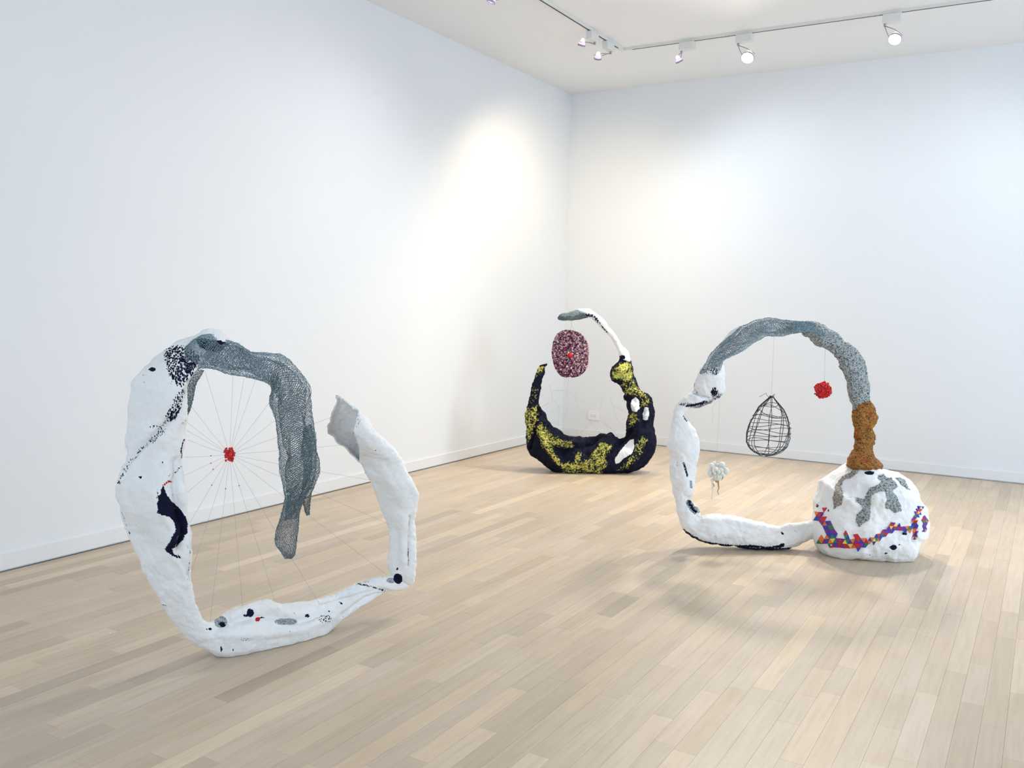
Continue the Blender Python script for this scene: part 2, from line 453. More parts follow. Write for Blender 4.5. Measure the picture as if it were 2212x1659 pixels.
q = NT('plum_petals'); q.set(Roughness=.45); co = q.coord()
mpz = q.n('ShaderNodeMapping'); mpz.inputs['Scale'].default_value = (1, 1, 1); q.l(co, mpz.inputs['Vector'])
q.color(q.ramp(q.attr('tone'), [(.0, (.05, .008, .03)), (.3, (.22, .03, .09)), (.5, (.42, .16, .22)), (.7, (.66, .42, .46)), (.85, (.82, .70, .72)), (.93, (.30, .24, .06)), (1.0, (.16, .03, .22))], 'CONSTANT'))
M_PLUM = q.m
M_PLUMBACK = flat('plum_backing', (.07, .012, .035), .7)
M_PEARL = flat('pearl', (.78, .78, .74), .25)
M_CREAM = flat('cream_fibre', (.80, .79, .68), .7); M_BROWNF = flat('brown_fibre', (.36, .28, .18), .8)
TILE = [flat('tile_'+n, c, .7) for n, c in (('red', (.56, .02, .03)), ('blue', (.03, .05, .36)), ('purple', (.22, .02, .26)), ('green', (.03, .20, .10)), ('yellow', (.82, .66, .10)), ('orange', (.78, .17, .02)))]
M_FIX = flat('white_enamel', (.72, .72, .69), .4); M_SLOT = flat('track_slot', (.02, .02, .02), .6); M_STEEL = flat('lamp_steel', (.35, .33, .38), .35, .6)
M_PLATE = flat('outlet_plastic', (.84, .84, .83), .4)

# ------------------------------------------------------------------ room shell
def wall(name, lo, hi, mat, label, cat='wall'):
    V, Fc = boxes([(lo, hi)]); return structure(mesh_obj(name, V, Fc, mat, None, False), label, cat)
wall('wall_left', (-.2, ROOM_Y, 0), (0, .2, ROOM_Z+.1), M_WALL, 'long white gallery wall beside the white ring sculpture')
wall('wall_back', (0, 0, 0), (ROOM_X, .2, ROOM_Z+.1), M_WALL, 'white end wall with the small power outlet')
X0, X1 = ROOM_X, ROOM_X+.2
V, Fc = boxes([((X0, ROOM_Y-.2, 0), (X1, WIN[0], ROOM_Z+.1)), ((X0, WIN[1], 0), (X1, .2, ROOM_Z+.1)), ((X0, WIN[0], 0), (X1, WIN[1], WIN[2])), ((X0, WIN[0], WIN[3]), (X1, WIN[1], ROOM_Z+.1))])
structure(mesh_obj('wall_right', V, Fc, M_WALL, None, False), 'white wall with the wide daylight window', 'wall')
Y0, Y1 = ROOM_Y-.2, ROOM_Y
V, Fc = boxes([((0, Y0, 0), (FILL_WIN[0], Y1, ROOM_Z+.1)), ((FILL_WIN[1], Y0, 0), (ROOM_X, Y1, ROOM_Z+.1)), ((FILL_WIN[0], Y0, 0), (FILL_WIN[1], Y1, FILL_WIN[2])), ((FILL_WIN[0], Y0, FILL_WIN[3]), (FILL_WIN[1], Y1, ROOM_Z+.1))])
structure(mesh_obj('wall_front', V, Fc, M_WALL, None, False), 'white wall with an added fill window facing the end wall', 'wall')
V, Fc = boxes([(((FILL_WIN[0]+FILL_WIN[1])/2-.03, ROOM_Y-.14, FILL_WIN[2]), ((FILL_WIN[0]+FILL_WIN[1])/2+.03, ROOM_Y-.06, FILL_WIN[3]))]); structure(mesh_obj('fill_window', V, Fc, M_FIX, None, False), 'added fill-light window with one white mullion', 'window')
fr = [((X0+.06, WIN[0]+i*(WIN[1]-WIN[0])/4-.03, WIN[2]), (X0+.14, WIN[0]+i*(WIN[1]-WIN[0])/4+.03, WIN[3])) for i in range(1, 4)]
V, Fc = boxes(fr); structure(mesh_obj('window_1', V, Fc, M_FIX, None, False), 'wide daylight window with slim white mullions', 'window')
wall('ceiling', (-.2, ROOM_Y-.2, ROOM_Z), (ROOM_X+.2, .2, ROOM_Z+.2), M_CEIL, 'plain off white gallery ceiling', 'ceiling')
wall('baseboard_left', (0, ROOM_Y, .011), (.016, -.016, .099), M_BASE, 'white baseboard along the long gallery wall', 'baseboard')
wall('baseboard_back', (.0, -.016, .011), (ROOM_X, 0, .099), M_BASE, 'white baseboard along the end wall', 'baseboard')

# ------------------------------------------------------------------ strip floor
V, Fc = boxes([((-.2, ROOM_Y-.2, -.12), (ROOM_X+.2, .2, -.02))])
floor = structure(mesh_obj('floor', V, Fc, M_SUB, None, False), 'pale maple strip floor with mixed board tones', 'floor')
PW = .083; planks = []
nrow = int(ROOM_X/PW)+1
pr = random.Random(21)
for r in range(nrow):
    y = ROOM_Y-pr.uniform(0, .9)
    while y < 0:
        L = pr.choice([.32, .45, .6, .75, .95, 1.2, 1.5])*pr.uniform(.85, 1.15)
        y0, y1 = max(y, ROOM_Y), min(y+L, 0.0)
        if y1-y0 > .04:
            b = pr.gauss(0, 1)
            lum = max(.76, min(1.12, 1.0+.055*b))
            warm = pr.gauss(0, .025)
            if pr.random() < .08: lum *= .90
            if pr.random() < .08: lum *= 1.08
            planks.append((max(r*PW, .012), min((r+1)*PW, ROOM_X), y0, min(y1, -.012), (.60*lum*(1+warm*.3), .485*lum, .365*lum*(1-warm), 1), pr.uniform(-.00012, .00012)))
        y += L
def seen(p):
    g = np.array([(x, yy, 0.0) for x in np.linspace(p[0], p[1], 3) for yy in np.linspace(p[2], p[3], 9)])
    c = (g-CAM) @ RC; ok = c[:, 2] < -.1
    X, Y = project(g); ok &= (X > 0) & (X < IW) & (Y > 0) & (Y < IH)
    if not ok.any(): return 0.0
    dep = -c[ok, 2].mean()
    return ok.mean()*(p[1]-p[0])*(p[3]-p[2])/dep**3
order = sorted(range(len(planks)), key=lambda i: -seen(planks[i]))
big = set(order[:300]); rest = []
def plank_v(p): return box_v((p[0]+.0003, p[2]+.0003, -.02), (p[1]-.0003, p[3]-.0003, p[5]))
for i, p in enumerate(planks):
    if i in big:
        mesh_obj('floor_board', plank_v(p), BOXF, M_WOOD, floor, False, {'tone': np.tile(np.array(p[4]), (8, 1))})
    else: rest.append(p)
V = np.concatenate([plank_v(p) for p in rest]); Fc = [tuple(8*k+i for i in f) for k in range(len(rest)) for f in BOXF]
o = mesh_obj('distant_floor_boards', V, Fc, M_WOOD, floor, False, {'tone': np.repeat(np.array([p[4] for p in rest]), 8, 0)}); o['kind'] = 'stuff'

# ------------------------------------------------------------------ track lights
TZ = ROOM_Z
corner = at_z(1345, 107, TZ-.01); TX, TY = corner[0], corner[1]
track = thing('ceiling_track', 'white L-shaped lighting track with a dark slot on the ceiling', 'track', (TX, TY, TZ))
for nm, lo, hi in (('track_rail', (TX-.018, ROOM_Y+2.0, TZ-.022), (TX+.018, TY+.018, TZ)), ('track_rail', (TX+.018, TY-.018, TZ-.022), (ROOM_X-.6, TY+.018, TZ))):
    V, Fc = boxes([(lo, hi)]); rail = mesh_obj(nm, V, Fc, M_FIX, track, False)
    if hi[0]-lo[0] < .1: s_lo, s_hi = (TX-.006, lo[1], TZ-.0235), (TX+.006, TY-.1, TZ-.0215)
    else: s_lo, s_hi = (TX+.1, TY-.006, TZ-.0235), (hi[0], TY+.006, TZ-.0215)
    V, Fc = boxes([(s_lo, s_hi)]); mesh_obj('slot', V, Fc, M_SLOT, rail, False)  # dark strip stands for the shadow inside the rail's slot
def revolve(prof, origin, axis, n=20):
    x, y, d = frame_of(np.asarray(axis, float)); V = []; Fc = []
    for r, h in prof:
        for k in range(n):
            a = 2*math.pi*k/n; V.append(np.asarray(origin)+d*h+r*(math.cos(a)*x+math.sin(a)*y))
    for i in range(len(prof)-1):
        for k in range(n):
            q = (k+1) % n; Fc.append((i*n+k, i*n+q, (i+1)*n+q, (i+1)*n+k))
    return np.array(V), Fc
def spotlight(label, box_px, head_px, target, along, color, power, cone, R=.030, front=False, offset=None, glow=1.0):
    """track spotlight: adapter box, bracket, reflector lamp"""
    if offset is None:
        c = at_z(box_px[0], box_px[1], TZ-.055)
        if along == 'y': c[0] = TX
        else: c[1] = TY
    else: c = np.array(offset, float)
    c[2] = TZ
    t = thing('track_spotlight', label, 'spotlight', tuple(c), 'spotlights along the ceiling track')
    hx, hy = (.030, .072) if along == 'y' else (.072, .030)
    V, Fc = boxes([((c[0]-hx, c[1]-hy, TZ-.096), (c[0]+hx, c[1]+hy, TZ-.024))])
    o = mesh_obj('adapter_box', V, Fc, M_FIX, t, False)
    bv = o.modifiers.new('bevel', 'BEVEL'); bv.width = .006; bv.segments = 2
    if head_px is not None:
        d = ray(*head_px); n = np.array([1.0, 0, 0]) if along == 'y' else np.array([0, 1.0, 0])
        h = CAM+d*(((c-CAM) @ n)/(d @ n))
    else: h = c+np.array([0, 0, -.19])
    ax = np.asarray(target, float)-h; ax /= np.linalg.norm(ax)
    k = c+np.array([0, 0, -.096]); e = -.055 if along == 'x' else 0
    k = k+np.array([e, 0, 0]) if along == 'x' else k+np.array([0, .05, 0])
    x, y, _ = frame_of(ax)
    parts = [tube_v([k+np.array([0, 0, .004]), k-np.array([0, 0, .02])], .010, 8)]
    for sgn in (-1, 1):
        side = h+x*sgn*(R+.006)
        parts.append(tube_v([k-np.array([0, 0, .016]), (k+side)/2+x*sgn*.006, side], .0032, 6))
    V, Fc = join(parts); mesh_obj('bracket', V, Fc, M_STEEL, t)
    V, Fc = revolve([(R*1.06, .006), (R*1.14, .006), (R*1.14, -.008), (R*1.02, -.008), (R*1.06, .006)], h+ax*R*.9, ax); mesh_obj('rim_ring', V, Fc, M_STEEL, t)
    V, Fc = revolve([(R*.02, -R*1.0), (R*.35, -R*.95), (R*.45, -R*.55), (R*.8, 0), (R*1.0, R*.6), (R*1.02, R*.88)], h, ax)
    em = flat('dichroic_reflector', (.5, .42, .6), .2, 0, (.74, .50, 1.0) if not front else (1, .85, .6), .75*glow)
    refl = mesh_obj('reflector', V, Fc, em, t)
    V, Fc = sphere_v(h-ax*R*.25, R*.5, 12, 8); V2, F2 = revolve([(R*1.0, 0), (R*.5, R*.12), (R*.02, R*.16)], h+ax*R*.85, ax)
    if front: V, Fc = V2, F2
    else: V, Fc = revolve([(R*.02, -R*1.03), (R*.30, -R*1.0), (R*.52, -R*.58), (R*.62, -R*.25)], h, ax)
    mesh_obj('bulb', V, Fc, flat('lit_bulb', (1, 1, 1), .3, 0, (1, .80, .98) if not front else (1, .94, .74), 2.6 if not front else 22.0), t)
    ld = bpy.data.lights.new('beam', 'SPOT'); ld.energy = power*LAMP_POWER; ld.color = color; ld.spot_size = math.radians(cone); ld.spot_blend = 1.0; ld.shadow_soft_size = .16 if front else .08
    lo = bpy.data.objects.new('beam', ld); COL.objects.link(lo)
    lo.location = (h+ax*(R*1.3)-c).tolist(); lo.rotation_euler = Vector(ax.tolist()).to_track_quat('-Z', 'Y').to_euler(); lo.parent = t
    return t
spotlight('track spotlight on the long-wall rail, farthest from the rail corner, glowing lilac', (1090, -22), (1064, -4), (0.0, -4.2, .5), 'y', COOL, 14, 130)
spotlight('lilac track spotlight on the long-wall rail, second from the rail corner', (1273, 79), (1258, 91), (0.0, -1.6, .7), 'y', WARM, 22, 110)
spotlight('lilac track spotlight on the long-wall rail, next to the rail corner', (1308, 100), (1292, 120), (0.2, -.5, .8), 'y', WARM, 92, 130)
spotlight('small lilac track spotlight on the end-wall rail, next to the rail corner', (1488, 101), (1465, 127), (2.7, 0.0, 1.0), 'x', COOL, 48, 130)
spotlight('bright warm track spotlight above the arch of grey net, second from the rail corner', (1614, 87), (1617, 118), (2.6, -4.6, 0.2), 'x', NEUT, 220, 140, R=.050, front=True)
spotlight('bright warm track spotlight on the end-wall rail, farthest from the rail corner', (1932, 46), (1935, 78), (3.6, -4.6, 0.2), 'x', NEUT, 220, 140, R=.046, front=True)

# the end-wall rail runs on outside the picture, with an unseen lamp added to brighten the end wall
spotlight('added unseen fill spotlight on the end-wall rail washing the end wall with cool light', None, None, (2.9, 0.0, .6), 'x', COOL, 45, 120, offset=(5.15, TY, TZ))

# ------------------------------------------------------------------ wall outlet
oc = at_plane(1282.5, 898, np.array([0, 0, 0.0]), np.array([0, 1.0, 0]))
outlet = thing('wall_outlet', 'white double power outlet low on the end wall', 'outlet', (oc[0], 0, oc[2]))
V, Fc = boxes([((oc[0]-.072, -.009, oc[2]-.052), (oc[0]+.072, 0, oc[2]+.052))]); o = mesh_obj('plate', V, Fc, M_PLATE, outlet, False)
bv = o.modifiers.new('bevel', 'BEVEL'); bv.width = .003; bv.segments = 2
for sx in (-1, 1):
    x = oc[0]+sx*.022
    V, Fc = boxes([((x-.017, -.0115, oc[2]-.017), (x+.017, -.008, oc[2]+.017))]); rc = mesh_obj('receptacle', V, Fc, M_PLATE, outlet, False)
    for dx, dz in ((-.007, .008), (.007, .008), (0, -.009)):
        V, Fc = boxes([((x+dx-.0018, -.0125, oc[2]+dz-.0032), (x+dx+.0018, -.011, oc[2]+dz+.0032))]); mesh_obj('slot', V, Fc, M_SLOT, rc, False)

# ------------------------------------------------------------------ sculpture with red hub (white plaster ring, net arch)
g0 = at_z(488, 1418, 0); g1 = at_z(722, 1362, 0)
dv = g1-g0; n1 = np.array([-dv[1], dv[0], 0]); P1 = Plane(g0+.025*n1/np.linalg.norm(n1), n1)
base1 = (g0+g1)/2
S1 = thing('ring_sculpture', 'white plaster ring sculpture with grey net drape and wires around a red hub', 'sculpture', (base1[0], base1[1], 0))
KEYS = ('dark', 'dots', 'grey', 'red')
b = Sweep([(502,735,500,742),(485,719,490,750),(466,713,475,757),(440,715,452,772),(413,728,438,786),(374,741,430,800),(336,768,416,814),(300,802,404,836),(282,826,400,866),(278,870,405,896),
           (276,920,403,925),(277,960,400,960),(270,1005,397,1003),(256,1037,400,1030),(251,1060,405,1056),(257,1090,408,1090),(272,1130,406,1130),(283,1161,407,1160),
           (297,1204,413,1190),(312,1240,413,1231),(335,1282,415,1270),(360,1318,421,1301),(386,1354,434,1326),(420,1390,452,1341),(465,1415,470,1335),(500,1425,492,1317),
           (545,1419,533,1303),(590,1411,575,1296),(640,1399,615,1303),(690,1383,660,1300),(730,1356,700,1288),(768,1323,735,1274),(800,1302,775,1259),(832,1281,815,1247),
           (866,1277,846,1240),(893,1260,868,1226),(897,1235,872,1205)], P1, 420, 110, ratio=[.5,.55,.6,.6,.6,.65,.75,.8,.8,.75,.7])
b.noise((7, .011, 2), (26, .004, 3))
# folds of the net under the plaster
b.carve(cv(CA, [(780,640),(640,860),(480,1040),(330,1180),(220,1310),(150,1450)]), 7, -.024)
b.carve(cv(CA, [(700,900),(560,1060),(420,1180),(290,1330)]), 14, .012)
b.carve([(380,1000),(372,1060),(385,1110),(398,1150),(380,1190)], 11, -.030)
b.carve([(352,1110),(375,1145),(368,1180)], 9, .014)
b.carve([(384,1204),(400,1225),(410,1262)], 4, -.026)
b.carve([(372,1196),(395,1222),(402,1262)], 8, .014)
b.carve([(480,1350),(530,1335),(590,1330),(650,1345),(700,1330)], 10, -.022)
b.carve([(470,1372),(560,1372),(650,1360),(720,1330)], 9, .014)
b.carve([(500,1330),(540,1313),(600,1312)], 7, .012)
b.carve([(690,1300),(740,1285),(800,1270),(832,1276)], 5, -.018)
b.carve([(740,1330),(790,1292),(830,1280)], 5, -.014)
b.noise((60, .0022, 2))
X, Y = b.X, b.Y
b.paint('dark', .72*poly_mask(X, Y, cv(CA, [(815,160),(900,165),(1060,185),(1190,235),(1190,290),(1000,300),(880,260)]), 3))  # shaded interior below the plaster cap, painted as dark colour
b.paint('dark', .95*poly_mask(X, Y, cv(CB, [(550,-20),(575,60),(620,130),(690,190),(750,270),(772,340),(765,420),(720,490),(670,540),(625,570),(650,610),(700,630),(685,655),(640,625),(580,590),(565,560),(605,500),(640,440),(660,370),(640,310),(600,275),(540,260),(505,240),(500,160),(515,80)]), 2))
b.paint('dark', .55*line_mask(X, Y, cv(CB, [(505,0),(495,120),(505,250)]), 3, 3))
b.paint('dots', 1.0*poly_mask(X, Y, cv(CA, [(560,240),(680,225),(830,270),(900,330),(860,430),(800,540),(720,620),(640,580),(590,480),(550,350)]), 5))
b.paint('dark', .55*poly_mask(X, Y, cv(CA, [(690,330),(850,330),(850,430),(760,500),(690,450)]), 6))
b.paint('dots', .9*poly_mask(X, Y, cv(CA, [(750,600),(740,700),(710,820),(670,900),(590,910),(560,860),(640,720),(700,630)]), 4))
b.paint('dark', .75*line_mask(X, Y, cv(CA, [(700,780),(660,870),(620,905)]), 4, 3)); b.paint('dark', .7*line_mask(X, Y, cv(CA, [(630,830),(615,890)]), 3, 2))
b.paint('dots', .75*line_mask(X, Y, cv(CA, [(620,860),(500,1020),(400,1120),(300,1210),(240,1300),(180,1400),(150,1460)]), 4.5, 3))
b.paint('dots', .7*line_mask(X, Y, cv(CA, [(410,965),(520,960)]), 4, 3)); b.paint('dots', .8*line_mask(X, Y, cv(CA, [(450,1090),(500,1040),(550,990)]), 6, 3))
b.paint('dark', .62*line_mask(X, Y, cv(CA, [(735,1080),(710,1170),(720,1240)]), 2.5, 2)); b.paint('dark', .9*blob_mask(X, Y, *cv(CA, [(450,450)])[0], 8, 5))
b.paint('dark', .6*line_mask(X, Y, cv(CA, [(715,1310),(660,1370),(590,1400)]), 2, 2)); b.paint('red', .8*line_mask(X, Y, cv(CA, [(550,1490),(590,1450),(640,1450)]), 2.4, 2))
b.paint('dark', .6*line_mask(X, Y, cv(CB, [(165,200),(215,330),(255,440)]), 1.5, 2)); b.paint('dark', .6*line_mask(X, Y, cv(CB, [(540,1060),(575,1075)]), 2, 2))
b.paint('dark', .6*line_mask(X, Y, cv(CB, [(740,480),(790,590),(785,690),(770,850)]), 1.3, 2))
for k, u, v, rx, ry, a in (('grey',1065,1215,60,55,.9),('dark',1080,1240,34,26,.7),('dark',970,1280,18,10,.9),('dark',1330,1135,34,38,.85),('dark',1290,1160,26,12,.8),('red',1395,1195,26,18,1.0),('dark',1430,1180,30,10,.8),
                           ('grey',1650,1215,110,34,.75),('dark',1840,1162,20,14,.95),('dots',2000,1190,70,40,.7),('dark',1070,1460,14,26,.8),('dark',1175,1465,6,20,.8),('dots',1280,1370,40,25,.6),('dark',440,-400,10,8,.9),
                           ('red',940,1282,8,8,.9),('dark',345,-80,14,12,.8),('dark',155,-30,18,12,.8),('dark',690,640,20,12,.7)):
    c = cv(CB, [(u, v)])[0]; b.paint(k, a*blob_mask(X, Y, c[0], c[1], rx/4.148, ry/4.148))
for k, pts, wd, a in (('dark', [(700,1440),(790,1460),(860,1483)], 2.2, .7), ('dots', [(680,1440),(760,1420)], 5, .6), ('dark', [(590,1550),(605,1560)], 2, .9), ('dark', [(700,1600),(760,1560),(850,1510)], 1.4, .62)):  # first stroke paints a crease's shade into the colour
    b.paint(k, a*line_mask(X, Y, cv(CC, pts), wd, 2))
c = cv(CC, [(940,1408)])[0]; b.paint('dark', blob_mask(X, Y, c[0], c[1], 10, 12)); c = cv(CC, [(900,1420)])[0]; b.paint('grey', blob_mask(X, Y, c[0], c[1], 11, 6))  # black hole where limb meets leg is shade put into the colour
b.floor(); b.build('plaster_body', M_PLASTER, S1, keys=KEYS)

h = Sweep([(724,856,741,861),(727,868,758,872),(724,885,776,888),(717,906,793,906),(707,931,812,932),(730,956,836,958),(757,977,855,980),(784,1000,868,1003),(793,1020,878,1022),(806,1051,896,1050),
           (816,1075,903,1070),(828,1105,898,1100),(836,1130,892,1124),(840,1156,896,1149),(841,1192,898,1192),(843,1222,898,1226),(848,1244,894,1250),(860,1256,884,1262)], P1, 220, 90,
          ratio=.75, tf=[10,25,45,68,85,100,125,172,180,180,180,180,180,180,180,180,180,180])
rag = fbm(h.V*1.0+3.1, 38, 3)
lip = np.clip(1-np.linspace(0, 1, h.m)[None]*14, 0, 1)+np.clip(np.linspace(0, 1, h.m)[None]*14-13, 0, 1)+np.clip(1-np.linspace(0, 1, h.n)[:, None]*22, 0, 1)
h.V = h.V+(UP*.9+RIGHT*.5)*((rag*.010)*np.clip(lip, 0, 1)*np.clip(1.6-3.2*np.linspace(0, 1, h.n), 0, 1)[:, None])[..., None]; h.update()
h.noise((8, .008, 2), (28, .0035, 3))
h.carve(cv(CC, [(1010,1040),(1000,1130),(998,1250),(1000,1330)]), 3.2, -.022); h.carve(cv(CC, [(975,1040),(965,1150),(965,1300)]), 9, .012)
h.carve(cv(CC, [(830,740),(900,850),(960,930)]), 12, .012); h.carve(cv(CC, [(900,1060),(930,1150),(940,1350)]), 8, -.010)
h.noise((55, .0028, 2))
X, Y = h.X, h.Y
for k, u, v, rx, ry, a in (('dark',662,540,16,10,.9),('dark',940,1408,26,32,1.0),('dark',1003,1270,6,50,.65),('dark',935,1350,8,10,.7),('grey',640,430,30,20,.55),('dots',690,470,30,40,.45)):  # joint hole and leg slit get their shade from the dark mask
    c = cv(CC, [(u, v)])[0]; h.paint(k, a*blob_mask(X, Y, c[0], c[1], rx/2.764, ry/2.764))
o = h.build('plaster_horn', M_PLASTER, S1, keys=KEYS); sd = o.modifiers.new('wall_thickness', 'SOLIDIFY'); sd.thickness = .008; sd.offset = 0

arch_rows = [(400,748,398,800),(425,728,425,796),(455,722,455,797),(485,735,487,806),(515,742,520,813),(545,761,556,821),(583,762,574,826),(612,766,584,838),(645,797,582,856),(668,830,582,874),
             (673,883,590,897),(680,925,597,935),(684,967,603,985),(684,1010,605,1018),(676,1045,612,1050),(654,1080,614,1082),(648,1120,602,1125),(643,1165,594,1166),(637,1197,604,1187),(630,1207,616,1207)]
parts = []
for k, (rt, sq, lob, tw, rows, cols) in enumerate(((.40, 1.0, .10, 5.0, 260, 32), (.26, .80, .40, 8.0, 220, 22))):
    rr = [((a+c)/2+(a-c)/2*sq, (b_+d)/2+(b_-d)/2*sq, (a+c)/2-(a-c)/2*sq, (b_+d)/2-(b_-d)/2*sq) for a, b_, c, d in arch_rows]
    if k: rr = rr[1:-3]
    s = Sweep(rr, P1, 260, 72, ratio=rt, push=-.02)
    ss = np.linspace(0, 1, s.n)[:, None]
    s.V = s.c[:, None]+(s.V-s.c[:, None])*(1-lob*.5+lob*.5*np.sin(3*s.T+tw*ss*3))[..., None] if k else s.V-s.N*(.35*s.hw[:, None]*np.clip(np.sin(2*s.T+4*ss), 0, 1)*np.abs(np.sin(s.T))*.6)[..., None]
    s.update(); s.noise((14, .010 if k else .006, 2))
    parts.append(s.lattice(rows, cols, .00102))
V, Fc = join(parts); mesh_obj('steel_net_drape', V, Fc, M_MESH, S1, False)
s = Sweep([(672,915,655,925),(684,965,650,975),(690,1000,655,1010),(686,1028,654,1036),(675,1058,654,1064),(672,1085,653,1090),(668,1112,662,1114)], P1, 110, 40, ratio=.3, push=.015); s.noise((16, .008, 2))
V, Fc = s.lattice(110, 18, .0009); mesh_obj('steel_net_flap', V, Fc, M_MESH, S1, False)
s = Sweep([(412,792,440,800),(405,815,428,826),(398,845,421,850),(395,872,414,878),(392,895,405,898)], P1, 80, 40, ratio=.4, push=-.04); s.noise((16, .006, 2))
V, Fc = s.lattice(70, 18, .0009); mesh_obj('steel_net_flap', V, Fc, M_MESH, S1, False)
hub = P1.at(496, 982)
ends = cv(CA, [(925,465),(1175,495),(1275,525),(1378,538),(1500,745),(1540,910)])+[(728,897),(741,961),(801,1037),(840,1132),(836,1242),(702,1324),(606,1338),(525,1320),(453,1350),(414,1233),(407,1134),(386,1080),(377,1037),(398,988),(405,950),(404,930),(404,912),(412,876)]
for i, e in enumerate(ends):
    p = P1.at(*e); mid = (hub+p)/2+np.array([0, 0, -.002*(i % 3)])
    V, Fc = tube_v([hub, (hub*.5+mid*.5), mid, (p*.5+mid*.5), p], .00055, 5); mesh_obj('spoke_wire', V, Fc, M_WIRE, S1)
hubo = mesh_obj('red_bead_hub', *sphere_v(hub, .016, 10, 8, (.8, .8, 1.15)), M_RED, S1)
for i in range(60):
    a = rng.uniform(0, 2*math.pi); rr = math.sqrt(rng.random()); zz = rng.uniform(-.009, .009)
    tdir = dv/np.linalg.norm(dv); p = hub+tdir*math.cos(a)*rr*.024+np.array([0, 0, 1])*math.sin(a)*rr*.034+P1.n*zz
    mesh_obj('bead', *sphere_v(p, rng.uniform(.004, .0062), 6, 5), M_RED, hubo)
for i, fr_ in ((19, .42), (18, .35), (17, .33), (14, .2), (16, .44), (12, .18)):
    p = hub+(P1.at(*ends[i])-hub)*fr_; mesh_obj('stray_bead', *sphere_v(p, .0028, 6, 5), M_RED, S1)

# ------------------------------------------------------------------ black and yellow sculpture near the corner
g2 = at_z(1290, 1024, 0); n2 = np.array([FWD[0], FWD[1], 0])
P2 = Plane(g2+.10*n2/np.linalg.norm(n2), n2)
S2 = thing('crescent_sculpture', 'black and yellow crescent sculpture with a white neck ending in grey net', 'sculpture', (g2[0], g2[1], 0))
b = Sweep(st(CD, [(212,588,288,574),(196,610,272,612),(182,650,270,665),(172,700,252,705),(155,760,234,770),(122,850,221,850),(108,930,228,930),(92,1010,270,1000),(100,1110,325,1095),(108,1220,390,1145),
                  (125,1320,440,1190),(240,1420,500,1208),(340,1495,560,1203),(450,1527,620,1205),(620,1532,690,1198),(800,1530,770,1168),(930,1508,850,1182),(1060,1478,900,1203),
                  (1150,1400,945,1180),(1205,1290,952,1130),(1215,1215,958,1070),(1200,1110,968,1000),(1204,990,956,930),(1182,900,964,860),(1130,832,932,792),(1070,790,905,748),
                  (1026,700,840,712),(1012,640,826,650),(1005,590,860,590),(1000,550,898,550),(985,515,908,515)]), P2, 330, 100, ratio=.75)
b.noise((6, .014, 2), (22, .008, 3))
b.carve(cv(CD, [(215,960),(210,1060),(190,1130),(150,1220),(130,1310)]), 4, -.045)
b.carve(cv(CD, [(225,1060),(330,1180),(430,1240),(520,1262)]), 5, .04); b.carve(cv(CD, [(270,1090),(350,1160),(470,1215)]), 4, -.03)
b.carve(cv(CD, [(320,1290),(400,1330),(480,1300),(600,1280),(700,1230),(780,1200)]), 6, -.04)
b.carve(cv(CD, [(600,1420),(680,1330),(760,1240),(830,1190)]), 5, .04); b.carve(cv(CD, [(830,1330),(900,1260),(950,1200),(1000,1150)]), 5, -.035)
b.carve(cv(CD, [(960,860),(1040,950),(1080,1080),(1060,1180)]), 5, .035); b.carve(cv(CD, [(1080,860),(1110,1000),(1110,1120)]), 5, -.03)
b.carve(cv(CD, [(200,1080),(260,1250),(340,1370),(400,1440)]), 6, .03); b.carve(cv(CD, [(860,620),(920,640),(990,620)]), 7, .02); b.carve(cv(CD, [(900,740),(980,750),(1040,800)]), 4, -.02)
b.noise((45, .0045, 3))
X, Y = b.X, b.Y
for a, pts in ((1.0, [(200,600),(260,596),(240,640),(200,680),(175,690),(180,640)]), (.8, [(165,760),(210,790),(200,860),(150,930),(120,940),(150,850)]), (1.0, [(100,960),(200,935),(215,1010),(195,1090),(150,1180),(118,1250),(105,1140),(93,1040)]),
               (1.05, [(205,1075),(260,1110),(330,1190),(420,1230),(500,1245),(505,1280),(400,1282),(320,1255),(340,1330),(410,1445),(370,1440),(300,1350),(240,1265),(202,1160)]),
               (1.0, [(405,1430),(500,1415),(540,1330),(585,1330),(570,1415),(630,1400),(680,1330),(740,1250),(800,1262),(840,1280),(785,1370),(795,1450),(740,1515),(420,1510)]),
               (1.1, [(838,650),(900,580),(990,575),(1012,640),(1005,700),(950,725),(900,700),(850,700)]), (.95, [(920,740),(1030,715),(1065,790),(1135,850),(1160,900),(1110,965),(1090,950),(1080,880),(1040,850),(960,830)]),
               (.95, [(985,1000),(1050,990),(1055,1060),(1010,1115),(980,1100)]), (.85, [(1045,1240),(1120,1185),(1135,1230),(1100,1320),(1050,1400),(960,1470),(890,1480),(940,1420),(1030,1350)])):
    b.paint('yellow', a*poly_mask(X, Y, cv(CD, pts), 7, 5))
for pts in ([(1010,880),(1040,860),(1070,890),(1072,960),(1040,988),(1005,975),(995,920)], [(1120,945),(1150,950),(1155,1010),(1140,1055),(1105,1055),(1100,1000)], [(990,1225),(1025,1218),(1028,1280),(1010,1340),(940,1380),(900,1420),(868,1432),(862,1385),(900,1330),(930,1290)]):
    b.paint('white', poly_mask(X, Y, cv(CD, pts), 3))
b.floor(); b.build('crescent_body', M_BLACK, S2, keys=('yellow', 'white'))
nk = Sweep(st(CD, [(1000,565,905,530),(990,520,896,500),(975,470,892,475),(930,420,876,430),(880,350,845,380),(830,280,800,320),(770,200,750,272),(710,150,700,228),(660,112,668,190),(610,102,625,180),(570,104,580,150),(548,110,552,130)]), P2, 140, 48, ratio=.85)
nk.noise((16, .006, 2), (50, .002, 2)); X, Y = nk.X, nk.Y
